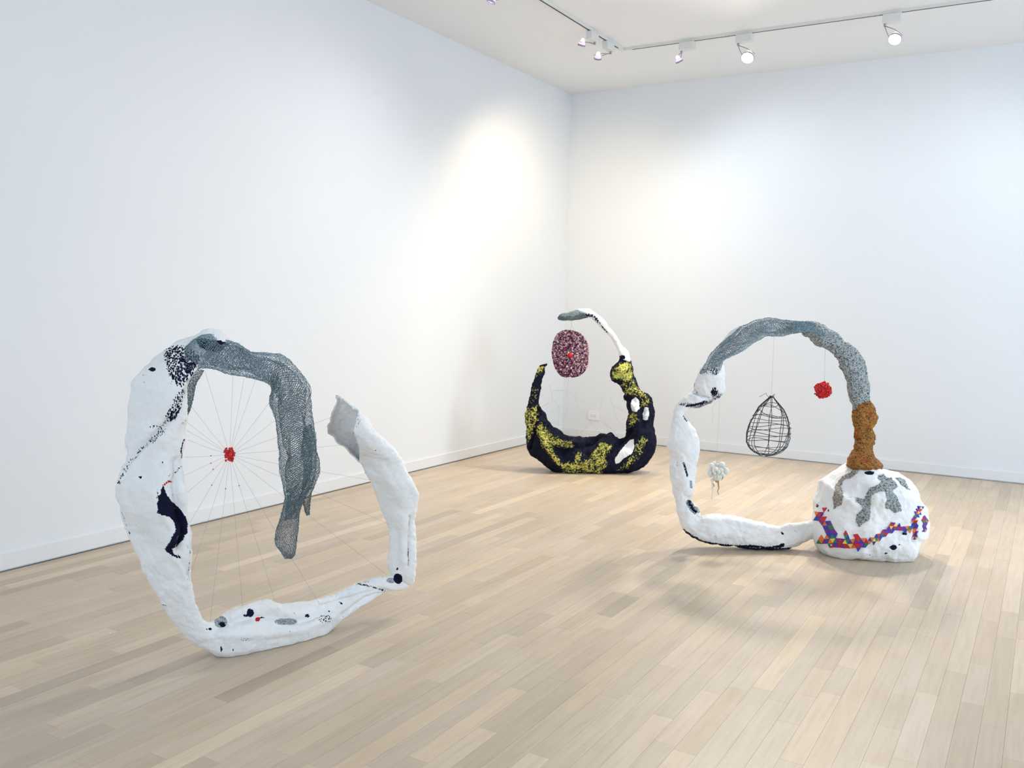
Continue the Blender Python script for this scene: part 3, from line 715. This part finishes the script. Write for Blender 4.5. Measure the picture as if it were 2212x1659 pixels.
nk.paint('dark', .62*poly_mask(X, Y, cv(CD, [(600,140),(690,150),(735,200),(720,240),(660,180),(600,180)]), 3)); nk.paint('dark', .6*line_mask(X, Y, cv(CD, [(725,215),(760,270),(800,310)]), 2, 1.5)); nk.paint('dark', .8*blob_mask(X, Y, *cv(CD, [(925,520)])[0], 7, 5))
nk.build('white_neck', M_PLASTER, S2, keys=KEYS)
tip = st(CD, [(700,150,690,205),(640,120,650,185),(590,122,600,190),(540,120,540,202),(450,138,450,206),(395,155,405,203),(372,184,378,196)])
parts = []
for rt, rows, cols in ((.8, 100, 26), (.4, 90, 22)):
    s = Sweep(tip, P2, 90, 40, ratio=rt); s.noise((18, .006, 2)); parts.append(s.lattice(rows, cols, .0012))
V, Fc = join(parts); mesh_obj('net_tip', V, Fc, M_MESH2, S2, False)
webs = [[(330,470),(360,560),(400,770),(360,860),(250,970)],[(180,575),(250,575)],[(410,770),(500,880),(540,960),(520,1200),(515,1290)],[(720,340),(695,580),(715,800),(715,900),(640,1130),(600,1360)],
        [(690,600),(800,650),(870,750),(940,780),(1080,910)],[(400,580),(690,590)],[(870,570),(860,720),(880,870),(970,1000),(1090,1160),(1270,1340),(1340,1430)],[(1540,700),(1600,880),(1680,1130),(1820,1320)],
        [(1420,700),(1330,980)],[(650,870),(840,860)],[(1170,1220),(950,1440)],[(890,1300),(890,1500)],[(350,1060),(380,1000),(470,940),(600,900)],[(1400,1220),(1620,1400),(1700,1510)],[(190,910),(360,820)],
        [(165,700),(225,680)],[(1860,800),(1770,795)],[(1800,620),(1730,690)],[(1570,385),(1510,405)],[(1610,95),(1550,130)],[(390,1370),(410,1320)],[(450,1460),(490,1370)],[(1870,1030),(1740,960),(1600,880)],[(290,60),(330,10),(420,-20)],[(215,55),(300,5)]]
for wpts in webs:
    p = P2.at(*np.array(cv(CW, wpts)).T)
    p = catmull(p, 12) if len(p) > 2 else p
    p = p+P2.n*(.03*np.sin(np.linspace(0, 3, len(p))))[:, None]
    V, Fc = tube_v(p, .0008, 4); mesh_obj('web_wire', V, Fc, M_WEB, S2)

# hanging plum disc
def poly_r(pts, c, n):
    a = np.array([math.atan2(v-c[1], u-c[0]) for u, v in pts]); r = np.array([math.hypot(u-c[0], v-c[1]) for u, v in pts]); o = np.argsort(a)
    return np.interp(np.linspace(-math.pi, math.pi, n, endpoint=False), np.concatenate([a[o][-1:]-2*math.pi, a[o], a[o][:1]+2*math.pi]), np.concatenate([r[o][-1:], r[o], r[o][:1]]))
dc = cv(CD, [(480, 495)])[0]; DC = P2.at(*dc); ddep = (DC-CAM) @ FWD; sc2 = ddep/F_PX
hook = P2.at(*cv(CD, [(493, 200)])[0])
disc = thing('hanging_disc', 'plum and pink petalled disc with a red centre hanging from a net hook', 'hanging ornament', tuple(DC-np.array([0, 0, 101/3.95*2*sc2])))
outl = cv(CD, [(480,290),(430,288),(380,310),(345,360),(330,430),(323,480),(335,550),(355,620),(385,665),(425,690),(480,690),(540,688),(595,655),(628,600),(633,520),(632,430),(612,370),(580,325),(530,300)])
no = 96; R_ = poly_r(outl, dc, no); TH = np.linspace(-math.pi, math.pi, no, endpoint=False)
ring = []
for fr_, z in ((0, -.012), (.55, -.012), (.97, -.006), (1.0, .004), (.97, .016), (.5, .022), (0, .022)):
    rr = R_*fr_*(1+.012*np.array([rng.uniform(-1, 1) for _ in range(no)]))*sc2
    ring.append(DC+RIGHT*(rr*np.cos(TH))[:, None]-UP*(rr*np.sin(TH))[:, None]+P2.n*z)
V = np.concatenate(ring); Fc = [(i*no+k, i*no+(k+1) % no, (i+1)*no+(k+1) % no, (i+1)*no+k) for i in range(6) for k in range(no)]
mesh_obj('disc_backing', V, Fc, M_PLUMBACK, disc)
PV = []; PF = []; PT = []
for i in range(1900):                                   # crumpled foil petals covering the face
    a = rng.uniform(-math.pi, math.pi); f = math.sqrt(rng.random())*.98
    rr = np.interp((a+math.pi)/(2*math.pi)*no, np.arange(no+1), np.append(R_, R_[0]))*f*sc2
    p = DC+RIGHT*rr*math.cos(a)-UP*rr*math.sin(a)-P2.n*(.012+rng.uniform(0, .012)*(1-.4*f))
    an = rng.uniform(0, math.pi) if f > .3 else a+rng.gauss(0, .4); ln = rng.uniform(.007, .014); wd = rng.uniform(.004, .009)
    e1 = RIGHT*math.cos(an)-UP*math.sin(an); e2 = RIGHT*math.sin(an)+UP*math.cos(an)
    t1, t2 = rng.uniform(-.008, .008), rng.uniform(-.005, .005); B = len(PV)
    PV += [p-e1*ln-P2.n*t1, p+e2*wd-P2.n*t2, p+e1*ln+P2.n*t1, p-e2*wd+P2.n*t2, p-P2.n*.005]
    PF += [(B, B+1, B+4), (B+1, B+2, B+4), (B+2, B+3, B+4), (B+3, B, B+4)]
    pink = .55+.25*math.cos(a+.7)*f
    tn = rng.random(); tn = .60+.32*rng.random() if tn < pink*.75 else (rng.uniform(0, .6) if tn < .93 else rng.choice([.95, 1.0]))
    PT += [tn]*5
PV = np.array(PV); o = mesh_obj('petals', PV, PF, M_PLUM, disc, False, {'tone': np.array(PT)}); o['kind'] = 'stuff'
mesh_obj('red_centre', *sphere_v(P2.at(*cv(CD, [(480, 503)])[0])-P2.n*.022, .024, 16, 10), M_RED, disc)
topd = P2.at(*cv(CD, [(485, 294)])[0])
lp = [P2.at(*q) for q in cv(CD, [(482,295),(484,275),(494,257),(506,270),(516,296)])]
V, Fc = join([tube_v([hook, P2.at(*cv(CD, [(494, 257)])[0])], .0012, 5), tube_v(catmull(np.array(lp), 14), .0012, 5)]); mesh_obj('hanging_wire', V, Fc, M_WIRE, disc)

# ------------------------------------------------------------------ sculpture with the mosaic boulder
g3 = at_z(1700, 1193, 0); n3 = np.array([FWD[0], FWD[1], 0]); n3 = n3/np.linalg.norm(n3)
P3 = Plane(g3+.06*n3, n3)
S3 = thing('arch_sculpture', 'arch sculpture of white plaster, grey net, grit and orange stem on a mosaic boulder', 'sculpture', (g3[0], g3[1], 0))
rows = st(C1, [(470,590,655,530),(430,640,680,580),(405,690,694,650),(378,780,690,770),(372,815,668,852),(330,848,600,915),(290,872,520,960),(235,905,410,1008),(195,965,300,1032),(172,1030,275,1085),(150,1150,330,1150),(132,1280,400,1265),(106,1390,428,1400)]) + \
    st(C2, [(165,100,512,130),(160,270,495,260),(185,420,478,400),(210,560,450,560),(235,690,440,630),(255,830,520,740),(300,950,545,850),(360,1040,590,848),(480,1130,660,830),(650,1200,800,815),(900,1225,960,835),
            (1150,1257,1130,890),(1400,1273,1330,915),(1580,1250,1520,975),(1740,1205,1700,940),(1960,1120,1960,905),(2150,1070,2150,900)])
b = Sweep(rows, P3, 320, 90, ratio=.75)
b.noise((7, .011, 2), (24, .006, 3))
b.carve(cv(C1, [(370,830),(450,880),(560,930),(650,880)]), 4, -.03); b.carve(cv(C1, [(240,960),(330,985),(440,975),(560,930),(640,885)]), 3.5, -.02); b.carve(cv(C1, [(420,760),(520,700),(600,680)]), 10, .015)
b.carve(cv(C2, [(400,620),(440,720),(520,830),(600,850)]), 4, -.025); b.carve(cv(C2, [(600,900),(900,900),(1200,960),(1500,1020)]), 8, .016); b.carve(cv(C2, [(1500,1080),(1700,1010),(1900,1000)]), 6, -.014)
b.noise((60, .0026, 2)); X, Y = b.X, b.Y
for k, c_, pts, wd, a in (('dots', C1, [(240,960),(330,975),(440,965),(560,925),(650,870)], 4.5, .9), ('dark', C1, [(300,985),(400,965),(500,935)], 3, .75), ('grey', C1, [(330,1015),(440,985),(560,945)], 4, .8), ('dark', C1, [(395,710),(375,780),(390,820)], 1.5, .62),
                         ('dark', C1, [(275,1085),(300,1130)], 3, .7), ('dots', C2, [(260,140),(255,190),(245,220)], 2.5, .6), ('dark', C2, [(330,180),(350,240),(375,340)], 3, .62), ('grey', C2, [(330,180),(380,340)], 3, .7),
                         ('grey', C2, [(420,410),(425,480)], 3.5, .8), ('dark', C2, [(395,670),(430,720),(470,790)], 6, .60), ('grey', C2, [(400,680),(450,760),(510,760)], 8, .7), ('dark', C2, [(330,1020),(420,1090),(560,1170),(760,1205),(940,1222)], 3.5, .8),
                         ('dark', C2, [(980,1225),(1200,1225),(1400,1245),(1580,1215)], 3.5, .75), ('dark', C2, [(1540,1230),(1575,1200)], 4, .8), ('dark', C2, [(1555,1050),(1580,1070)], 2, .8)):
    b.paint(k, a*line_mask(X, Y, cv(c_, pts), wd, 2))
c = cv(C1, [(585, 845)])[0]; b.paint('dots', blob_mask(X, Y, c[0], c[1], 9, 13)); b.paint('dark', .62*blob_mask(X, Y, c[0], c[1], 7, 10))
b.paint('dots', .9*poly_mask(X, Y, cv(C1, [(440,600),(640,560),(640,640),(600,690),(540,650),(440,660)]), 4))
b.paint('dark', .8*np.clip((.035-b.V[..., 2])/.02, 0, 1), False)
b.floor(); b.build('plaster_body', M_PLASTER, S3, keys=KEYS)
# thin white plaster cap on the shoulder of the net arch
s = Sweep(st(C1, [(630,370,650,390),(690,290,720,330),(750,215,790,262),(800,180,840,215),(850,150,870,172)]), P3, 60, 30, ratio=.7, push=.01); s.noise((20, .005, 2)); s.build('plaster_cap', M_PLASTER, S3, keys=KEYS)
arch = st(C1, [(435,650,640,625),(455,600,660,555),(500,525,680,515),(545,455,740,478),(620,375,850,428),(700,300,960,360),(790,215,1060,300),(880,150,1130,266),(1000,105,1190,268),(1130,82,1270,264),(1290,98,1350,245),(1450,108,1440,232),(1560,112,1530,215),(1640,145,1600,215)]) + \
    st(C3, [(400,130,330,200),(470,210,420,225)])
parts = []
for k, (rt, sq, lob, tw, nr, nc) in enumerate(((.5, 1.0, .16, 4.0, 150, 26), (.45, .80, .35, 7.0, 140, 18))):
    rr = [((a+c)/2+(a-c)/2*sq, (b_+d)/2+(b_-d)/2*sq, (a+c)/2-(a-c)/2*sq, (b_+d)/2-(b_-d)/2*sq) for a, b_, c, d in arch]
    s = Sweep(rr, P3, 220, 64, ratio=rt, push=-.03)
    ss = np.linspace(0, 1, s.n)[:, None]
    if k: s.V = s.c[:, None]+(s.V-s.c[:, None])*(1-lob*.5+lob*.5*np.sin(3*s.T+tw*ss*3))[..., None]
    else: s.V = s.V-s.N*(.3*s.hw[:, None]*np.clip(np.sin(3*s.T+6*ss), 0, 1)*np.abs(np.sin(s.T)))[..., None]
    s.update(); s.noise((14, .007, 2)); parts.append(s.lattice(nr, nc, .0010))
V, Fc = join(parts); mesh_obj('net_arch', V, Fc, M_MESH2, S3, False)
s = Sweep(st(C3, [(120,70,110,190),(200,82,190,178),(270,105,255,172),(340,135,325,180),(400,165,385,208),(470,215,440,238)]), P3, 60, 36, ratio=.3, push=-.085); s.noise((18, .006, 2))
V, Fc = s.lattice(64, 18, .0012); mesh_obj('net_tail', V, Fc, M_MESH2, S3, False)
arm = Sweep(st(C3, [(240,62,190,182),(320,78,235,222),(400,105,290,255),(480,140,345,322),(560,172,440,366),(640,250,520,412),(740,312,590,482),(800,380,612,570),(835,440,635,620),(862,505,652,660),(892,600,672,725),(910,720,690,800),(916,830,708,890),(918,900,730,960),(905,950,748,1010),(900,985,760,1030)]), P3, 230, 80, ratio=.85)
arm.noise((9, .012, 2), (30, .007, 2)); arm.noise((95, .0032, 2)); arm.build('gritty_arm', M_GRIT, S3)
stem = Sweep(st(C3, [(900,880,790,920),(925,925,745,985),(955,985,742,1040),(1000,1080,742,1110),(992,1140,748,1180),(966,1190,752,1230),(986,1250,762,1280),(976,1320,772,1330),(952,1370,768,1380),(958,1415,762,1420),(990,1490,715,1490),(1040,1560,675,1560),(1072,1590,665,1590),(1060,1620,710,1625),(1020,1655,790,1655),(970,1685,880,1685)]), P3, 180, 80, ratio=.85, push=[0, 0, 0, 0, -.03, -.06, -.10])
stem.noise((11, .012, 2), (34, .007, 2)); stem.noise((95, .0032, 2)); stem.build('orange_stem', M_ORANGE, S3)

# boulder
bo = cv(C4, [(700,170),(630,230),(560,290),(480,345),(420,388),(350,402),(330,480),(290,600),(262,720),(250,850),(232,960),(225,1080),(240,1180),(300,1290),(370,1390),(480,1468),(700,1492),(850,1505),(1000,1540),(1150,1562),(1350,1582),(1500,1570),(1600,1520),(1660,1440),(1690,1350),(1750,1240),(1830,1190),(1855,1100),(1850,950),(1825,850),(1820,750),(1770,690),(1705,610),(1680,500),(1600,380),(1470,290),(1350,250),(1280,238),(1100,170),(900,140)])
bcx = cv(C4, [(1040, 900)])[0]
PB = Plane(P3.p0-n3*.03, n3); BC = PB.at(*bcx); bsc = ((BC-CAM) @ FWD)/F_PX
nb, nf = 260, 130
R_ = poly_r(bo, bcx, nb); TH = np.linspace(-math.pi, math.pi, nb, endpoint=False)
class Blob(Sweep):
    def __init__(s):
        s.n, s.m, s.closed = nf, nb, True; PH = np.linspace(.02, math.pi-.02, nf)[:, None]
        rad = np.sin(PH)**.82*R_[None]*bsc; dz = -np.sign(np.cos(PH))*np.abs(np.cos(PH))**.9*.27
        s.V = BC+RIGHT*(rad*np.cos(TH))[..., None]-UP*(rad*np.sin(TH))[..., None]+n3*(dz+0*rad)[..., None]
        s.c = np.repeat(BC[None], nf, 0); s.attrs = {}; s.update()
bl = Blob(); bl.noise((4, .018, 2), (13, .009, 3))
bl.carve(cv(C4, [(420,420),(600,620),(800,700)]), 10, .015); bl.carve(cv(C4, [(960,480),(1060,560),(1020,700)]), 9, -.015); bl.carve(cv(C4, [(1150,640),(1240,620),(1260,700)]), 14, .022)
bl.carve(cv(C4, [(1500,1130),(1400,1220),(1250,1290),(1050,1380)]), 7, -.012); bl.carve(cv(C4, [(1680,1000),(1720,1100),(1690,1250)]), 5, -.025)
bl.carve(cv(C4, [(340,420),(330,500),(300,640)]), 5, -.012)
bl.noise((45, .003, 2)); X, Y = bl.X, bl.Y
for u, v, rx, ry, a in ((1390,1345,55,40,.85),(1550,1145,40,22,.85),(1050,275,75,26,1.0),(1480,1310,30,8,.7),(300,750,24,30,.65),(460,810,14,16,.7),(1290,1430,30,10,.7)):  # widest blob paints the shaded gap below the orange stem
    c = cv(C4, [(u, v)])[0]; bl.paint('dark', a*blob_mask(X, Y, c[0], c[1], rx/6.635, ry/6.635))
bl.floor(); boulder = bl.build('plaster_boulder', M_PLASTER, S3, keys=KEYS)
bl.update(); X, Y = bl.X, bl.Y
G1 = cv(C4, [(820,190),(920,230),(880,290),(760,360),(690,400),(650,480),(680,560),(680,650),(640,740),(560,800),(520,790),(530,700),(510,640),(530,520),(560,420),(650,330),(780,250)])
G2 = cv(C4, [(1170,300),(1250,285),(1290,340),(1350,330),(1440,410),(1460,480),(1380,530),(1460,620),(1510,760),(1520,830),(1400,850),(1290,790),(1260,740),(1300,660),(1270,560),(1200,550),(1110,600),(1070,660),(1075,800),(1060,950),(950,1030),(880,1060),(840,960),(850,860),(930,790),(920,740),(850,690),(860,620),(960,650),(1010,560),(1060,490),(1160,450),(1200,400),(1160,330)])
G3 = cv(C4, [(1420,350),(1490,340),(1570,390),(1640,520),(1600,520),(1500,450)])
for poly, mt, nm in ((G1, M_GRITB, 'grit_patch'), (G2, M_GRIT, 'grit_patch'), (G3, M_GRIT, 'grit_patch')):
    wob = 2.2*fbm(bl.V, 50, 2)
    d = seg_dist(X, Y, poly, True); sg = np.where(inside(X, Y, poly), d, -d)+wob
    msk = (sg > 0) & (bl.front > .05)
    fmask = msk[:-1] & msk[1:] & np.roll(msk, -1, 1)[:-1] & np.roll(msk, -1, 1)[1:]
    ii, kk = np.nonzero(fmask); kq = (kk+1) % nb
    Q = np.stack([ii*nb+kk, ii*nb+kq, (ii+1)*nb+kq, (ii+1)*nb+kk], 1); u, inv = np.unique(Q, return_inverse=True); Q = inv.reshape(-1, 4)
    off = np.clip(sg/3, 0, 1)*.007-.001+np.clip(sg/3, 0, 1)*.004*fbm(bl.V, 95, 2)
    VV = (bl.V+bl.N*off[..., None]).reshape(-1, 3)[u]
    mesh_obj(nm, VV, Q, mt, S3)
# mosaic triangles set into the boulder
Vb = bl.V.reshape(-1, 3); Fb = [(i*nb+k, i*nb+(k+1) % nb, (i+1)*nb+(k+1) % nb, (i+1)*nb+k) for i in range(nf-1) for k in range(nb)]
bvh = BVHTree.FromPolygons([Vector(v) for v in Vb.tolist()], Fb)
lines = [([(330,890),(400,990),(480,1060),(500,1160),(540,1250)], 66), ([(370,1225),(520,1270),(700,1275),(850,1285),(990,1270)], 62), ([(700,1140),(720,1200)], 42), ([(870,1200),(880,1340)], 45),
         ([(1000,1250),(1080,1230),(1200,1180),(1290,1130),(1370,1060)], 50), ([(1380,1030),(1500,1060),(1600,1090),(1680,1070)], 38), ([(1690,1060),(1690,960),(1740,850),(1775,760),(1705,640)], 40), ([(1700,1130),(1715,1215)], 36), ([(1838,930),(1832,1100)], 30), ([(398,800),(399,810)], 30)]
def tri_tiles():
    out = []
    for lo, hi, sd_ in ((0, 1030, 74), (1030, 1660, 60), (1660, 1900, 46)):
        hgt = sd_*.866
        for r in range(int(760/hgt), int(1450/hgt)+1):
            for c in range(int(lo/sd_)-2, int(hi/sd_)+3):
                x = c*sd_+(.5*sd_ if r % 2 else 0); y = r*hgt
                for tr in ([(x, y), (x+sd_, y), (x+sd_/2, y+hgt)], [(x+sd_/2, y+hgt), (x+sd_*1.5, y+hgt), (x+sd_, y)]):
                    cx = sum(p[0] for p in tr)/3; cy = sum(p[1] for p in tr)/3
                    if not (lo <= cx < hi): continue
                    for ln, wd in lines:
                        if seg_dist(np.array([cx]), np.array([cy]), ln)[0] < wd*.92: out.append(tr); break
    return out
tc_ = 0
warp = lambda u, v: (u+9*math.sin(v*.021+u*.013), v+8*math.sin(u*.017+1.3))
for tr in tri_tiles():
    P = []; Nn = []
    for p in tr:
        px, py = cv(C4, [warp(*p)])[0]; d = Vector(ray(px, py).tolist()).normalized()
        hit = bvh.ray_cast(Vector(CAM.tolist()), d)
        if hit[0] is None: break
        nn = hit[1] if hit[1].dot(d) < 0 else -hit[1]
        P.append(np.array(hit[0])); Nn.append(np.array(nn))
    if len(P) < 3: continue
    if max(np.linalg.norm(P[i]-P[(i+1) % 3]) for i in range(3)) > .085: continue
    n_ = sum(Nn); n_ /= np.linalg.norm(n_); cc = sum(P)/3
    T = [cc+(p-cc)*.98+n_*.0055 for p in P]; Bt = [p-n_*.004 for p in P]
    if np.dot(np.cross(T[1]-T[0], T[2]-T[0]), n_) < 0: T = [T[0], T[2], T[1]]; Bt = [Bt[0], Bt[2], Bt[1]]
    cl = rng.choice([0, 1, 2, 3, 4, 5, 0, 1, 2]); 
    mesh_obj('mosaic_tile', np.array(T+Bt), [(0, 1, 2), (0, 3, 4, 1), (1, 4, 5, 2), (2, 5, 3, 0)], TILE[cl], S3, False); tc_ += 1
print('mosaic tiles', tc_)

# ------------------------------------------------------------------ things hanging in the arch
PH3 = P3
# black wire pod
pt = PH3.at(*cv(C1, [(1170, 880)])[0]); pb = PH3.at(*cv(C1, [(1090, 1490)])[0]); axv = pb-pt; PL = np.linalg.norm(axv); axn = axv/PL
pe1 = np.cross(axn, n3); pe1 /= np.linalg.norm(pe1); pe2 = np.cross(axn, pe1)
hk = PH3.at(*cv(C1, [(1196, 268)])[0])
pod = thing('wire_pod', 'egg-shaped pod woven from black wire hanging under the grey net arch', 'hanging ornament', tuple(pb-np.array([0, 0, .012])))
pscale = ((pt-CAM) @ FWD)/F_PX/4.74
prof_u = np.array([0, .04, .1, .2, .35, .5, .65, .8, .9, .96, 1.0]); prof_r = np.array([14, 32, 68, 124, 172, 205, 216, 204, 165, 105, 30.])*pscale
POD_BEND = 22*pscale*(1 if pe1 @ RIGHT > 0 else -1)
def podp(u, a, k=1.0, ph=0): 
    r = np.interp(u, prof_u, prof_r)*k
    return pt+axn*PL*u+pe1*POD_BEND*math.sin(math.pi*u)+(pe1*math.cos(a)+pe2*math.sin(a))*r*(1+.03*math.sin(5*u+ph))
for i in range(16):
    a0 = 2*math.pi*i/10+rng.uniform(-.2, .2) if i < 10 else (math.pi if i % 2 else 0)+rng.uniform(-.22, .22); tw = rng.uniform(-.55, .55) if i < 10 else rng.uniform(-.15, .15); ph = rng.uniform(0, 6)
    V, Fc = tube_v([podp(u, a0+tw*(u-.5)+.11*math.sin(7*u+ph), 1, ph) for u in np.linspace(0, 1, 26)], .0021, 5); mesh_obj('rib_wire', V, Fc, M_BLACKWIRE, pod)
for i in range(9):
    u0 = .10+.84*(i+.5)/9; tl = rng.uniform(-.09, .09); ta = rng.uniform(0, 6); ph = rng.uniform(0, 6)
    V, Fc = tube_v([podp(min(.99, max(.01, u0+tl*math.cos(a-ta)+.018*math.sin(3*a+ph))), a, 1.02) for a in np.linspace(0, 2*math.pi, 40, endpoint=False)], .0020, 5, True); mesh_obj('hoop_wire', V, Fc, M_BLACKWIRE, pod)
for nm, uu, nn, kk in (('bottom_coil', .985, 6, 1.0), ('top_knot', .012, 6, 1.3)):
    parts = []
    for i in range(nn):
        ph = rng.uniform(0, 6); rr = (.009+.0045*i)*(1 if nm == 'bottom_coil' else .55)
        cc = pt+axn*PL*(uu+rng.uniform(-.012, .012)); tz = rng.uniform(.1, .5)
        parts.append(tube_v([cc+(pe1*math.cos(a)+pe2*math.sin(a))*rr+axn*rr*tz*math.sin(a+ph)*(1 if nm == 'bottom_coil' else 2) for a in np.linspace(0, 2*math.pi, 18, endpoint=False)], .002, 5, True))
    V, Fc = join(parts); mesh_obj(nm, V, Fc, M_BLACKWIRE, pod)
V, Fc = tube_v([PH3.at(*q) for q in cv(C1, [(1045,888),(1085,865),(1118,848),(1116,865),(1140,890)])], .0014, 5); mesh_obj('wire_tail', V, Fc, M_BLACKWIRE, pod)
V, Fc = tube_v([hk, PH3.at(*cv(C1, [(1182, 570)])[0]), PH3.at(*cv(C1, [(1168, 860)])[0])], .0009, 5); mesh_obj('hanging_thread', V, Fc, M_THREAD, pod)
# red pompom
pc = PH3.at(1778, 843); prd = 18*((pc-CAM) @ FWD)/F_PX
pom = thing('red_pompom', 'small bumpy red bead ball hanging from the gritty grey arm', 'hanging ornament', tuple(pc-np.array([0, 0, prd])))
V, Fc = sphere_v(pc, prd*.82, 20, 14); core = mesh_obj('bead_core', V, Fc, M_RED, pom)
ga = math.pi*(3-math.sqrt(5))
for i in range(110):
    z = 1-2*(i+.5)/110; r = math.sqrt(1-z*z); d = np.array([r*math.cos(ga*i), r*math.sin(ga*i), z])
    mesh_obj('bead', *sphere_v(pc+d*prd*rng.uniform(.74, 1.02), prd*rng.uniform(.10, .19), 6, 5, (rng.uniform(.7, 1.2), rng.uniform(.7, 1.2), rng.uniform(.7, 1.2))), M_RED, pom)
V, Fc = tube_v([PH3.at(*cv(C3, [(452, 372)])[0]), PH3.at(*cv(C3, [(442, 700)])[0])], .0009, 5); mesh_obj('hanging_thread', V, Fc, M_THREAD, pom)
# pearl cluster
cc = PH3.at(*cv(CP, [(600, 700)])[0]); ps = ((cc-CAM) @ FWD)/F_PX/15.08
prl = thing('pearl_cluster', 'cluster of white pearls with trailing pale roots hanging on a thread', 'hanging ornament', tuple(PH3.at(*cv(CP, [(560, 1480)])[0])))
for u, v, r, sq, dz in ((410,375,75,(1,1,.85),.0),(505,335,58,(1,1,1),.02),(745,355,88,(1.1,1,.85),.0),(525,480,62,(1,1,1),-.03),(685,505,75,(1,1,.95),-.02),(385,520,66,(1,1,.9),.01),(355,630,76,(1,1,1),-.005),(890,575,80,(.88,1,1.2),.0),(775,695,46,(1,1,1),-.02),(375,735,52,(1,1,1),.01),(430,860,46,(1,1,1),.0),(640,420,60,(1,1,1),.03),(600,570,56,(1,1,1),-.035),(480,610,48,(1,1,1),-.03),(815,470,52,(1,1,1),.02),(700,620,40,(1,1,1),-.035)):
    p = PH3.at(*cv(CP, [(u, v)])[0])+n3*dz; mesh_obj('pearl', *sphere_v(p, r*ps*1.22, 14, 9, sq), M_PEARL, prl)
parts = []
for i in range(9):
    a = i*.7; p0 = PH3.at(*cv(CP, [(600+90*math.cos(a), 600+30*math.sin(a))])[0])+n3*.015*math.sin(a); p2 = PH3.at(*cv(CP, [(580+50*math.cos(a), 880+20*math.sin(a))])[0])+n3*.01*math.sin(a)
    p1 = PH3.at(*cv(CP, [(600+120*math.cos(a+.5), 740)])[0])+n3*.03*math.sin(a+.5); parts.append(tube_v(catmull(np.array([p0, p1, p2]), 9), np.linspace(.012, .006, 9), 7))
V, Fc = join(parts); mesh_obj('fibre_knot', V, Fc, M_CREAM, prl)
mesh_obj('brown_seed', *sphere_v(PH3.at(*cv(CP, [(580, 890)])[0])-n3*.008, 60*ps, 10, 8, (1.2, 1, .8)), M_BROWNF, prl)
for pts in ([(430,900),(440,1020),(450,1150),(430,1300),(425,1370),(405,1480)], [(625,910),(630,1020),(645,1120),(605,1230),(630,1290),(640,1345)], [(440,960),(490,1040),(470,1080)], [(790,700),(770,800),(720,870)]):
    p = catmull(PH3.at(*np.array(cv(CP, pts)).T), 14); V, Fc = tube_v(p, np.linspace(.0055, .0018, 14), 6); mesh_obj('root', V, Fc, M_BROWNF if pts[0][0] != 430 else M_CREAM, prl)
V, Fc = tube_v([PH3.at(*q) for q in cv(C1, [(640,895),(625,1200),(612,1390)])]+[PH3.at(*cv(CP, [(580, 380)])[0])], .0008, 5); mesh_obj('hanging_thread', V, Fc, M_THREAD, prl)
V, Fc = tube_v(catmull(np.array([PH3.at(*q) for q in cv(C1, [(638,905),(590,960),(560,1010),(572,1080),(552,1170)])]), 14), .0006, 4); mesh_obj('loose_thread', V, Fc, M_THREAD, prl)
# paint chip on the boards
pcx = at_z(238, 1369, 0)
V, Fc = boxes([((pcx[0]-.006, pcx[1]-.004, .0004), (pcx[0]+.006, pcx[1]+.004, .0025))]); V[4:] = V[4:]*np.array([1, 1, 1])+np.array([.001, 0, 0])
top(mesh_obj('plaster_chip', V, Fc, M_PLATE, None, False), 'tiny white plaster chip on the boards near the long wall', 'debris')
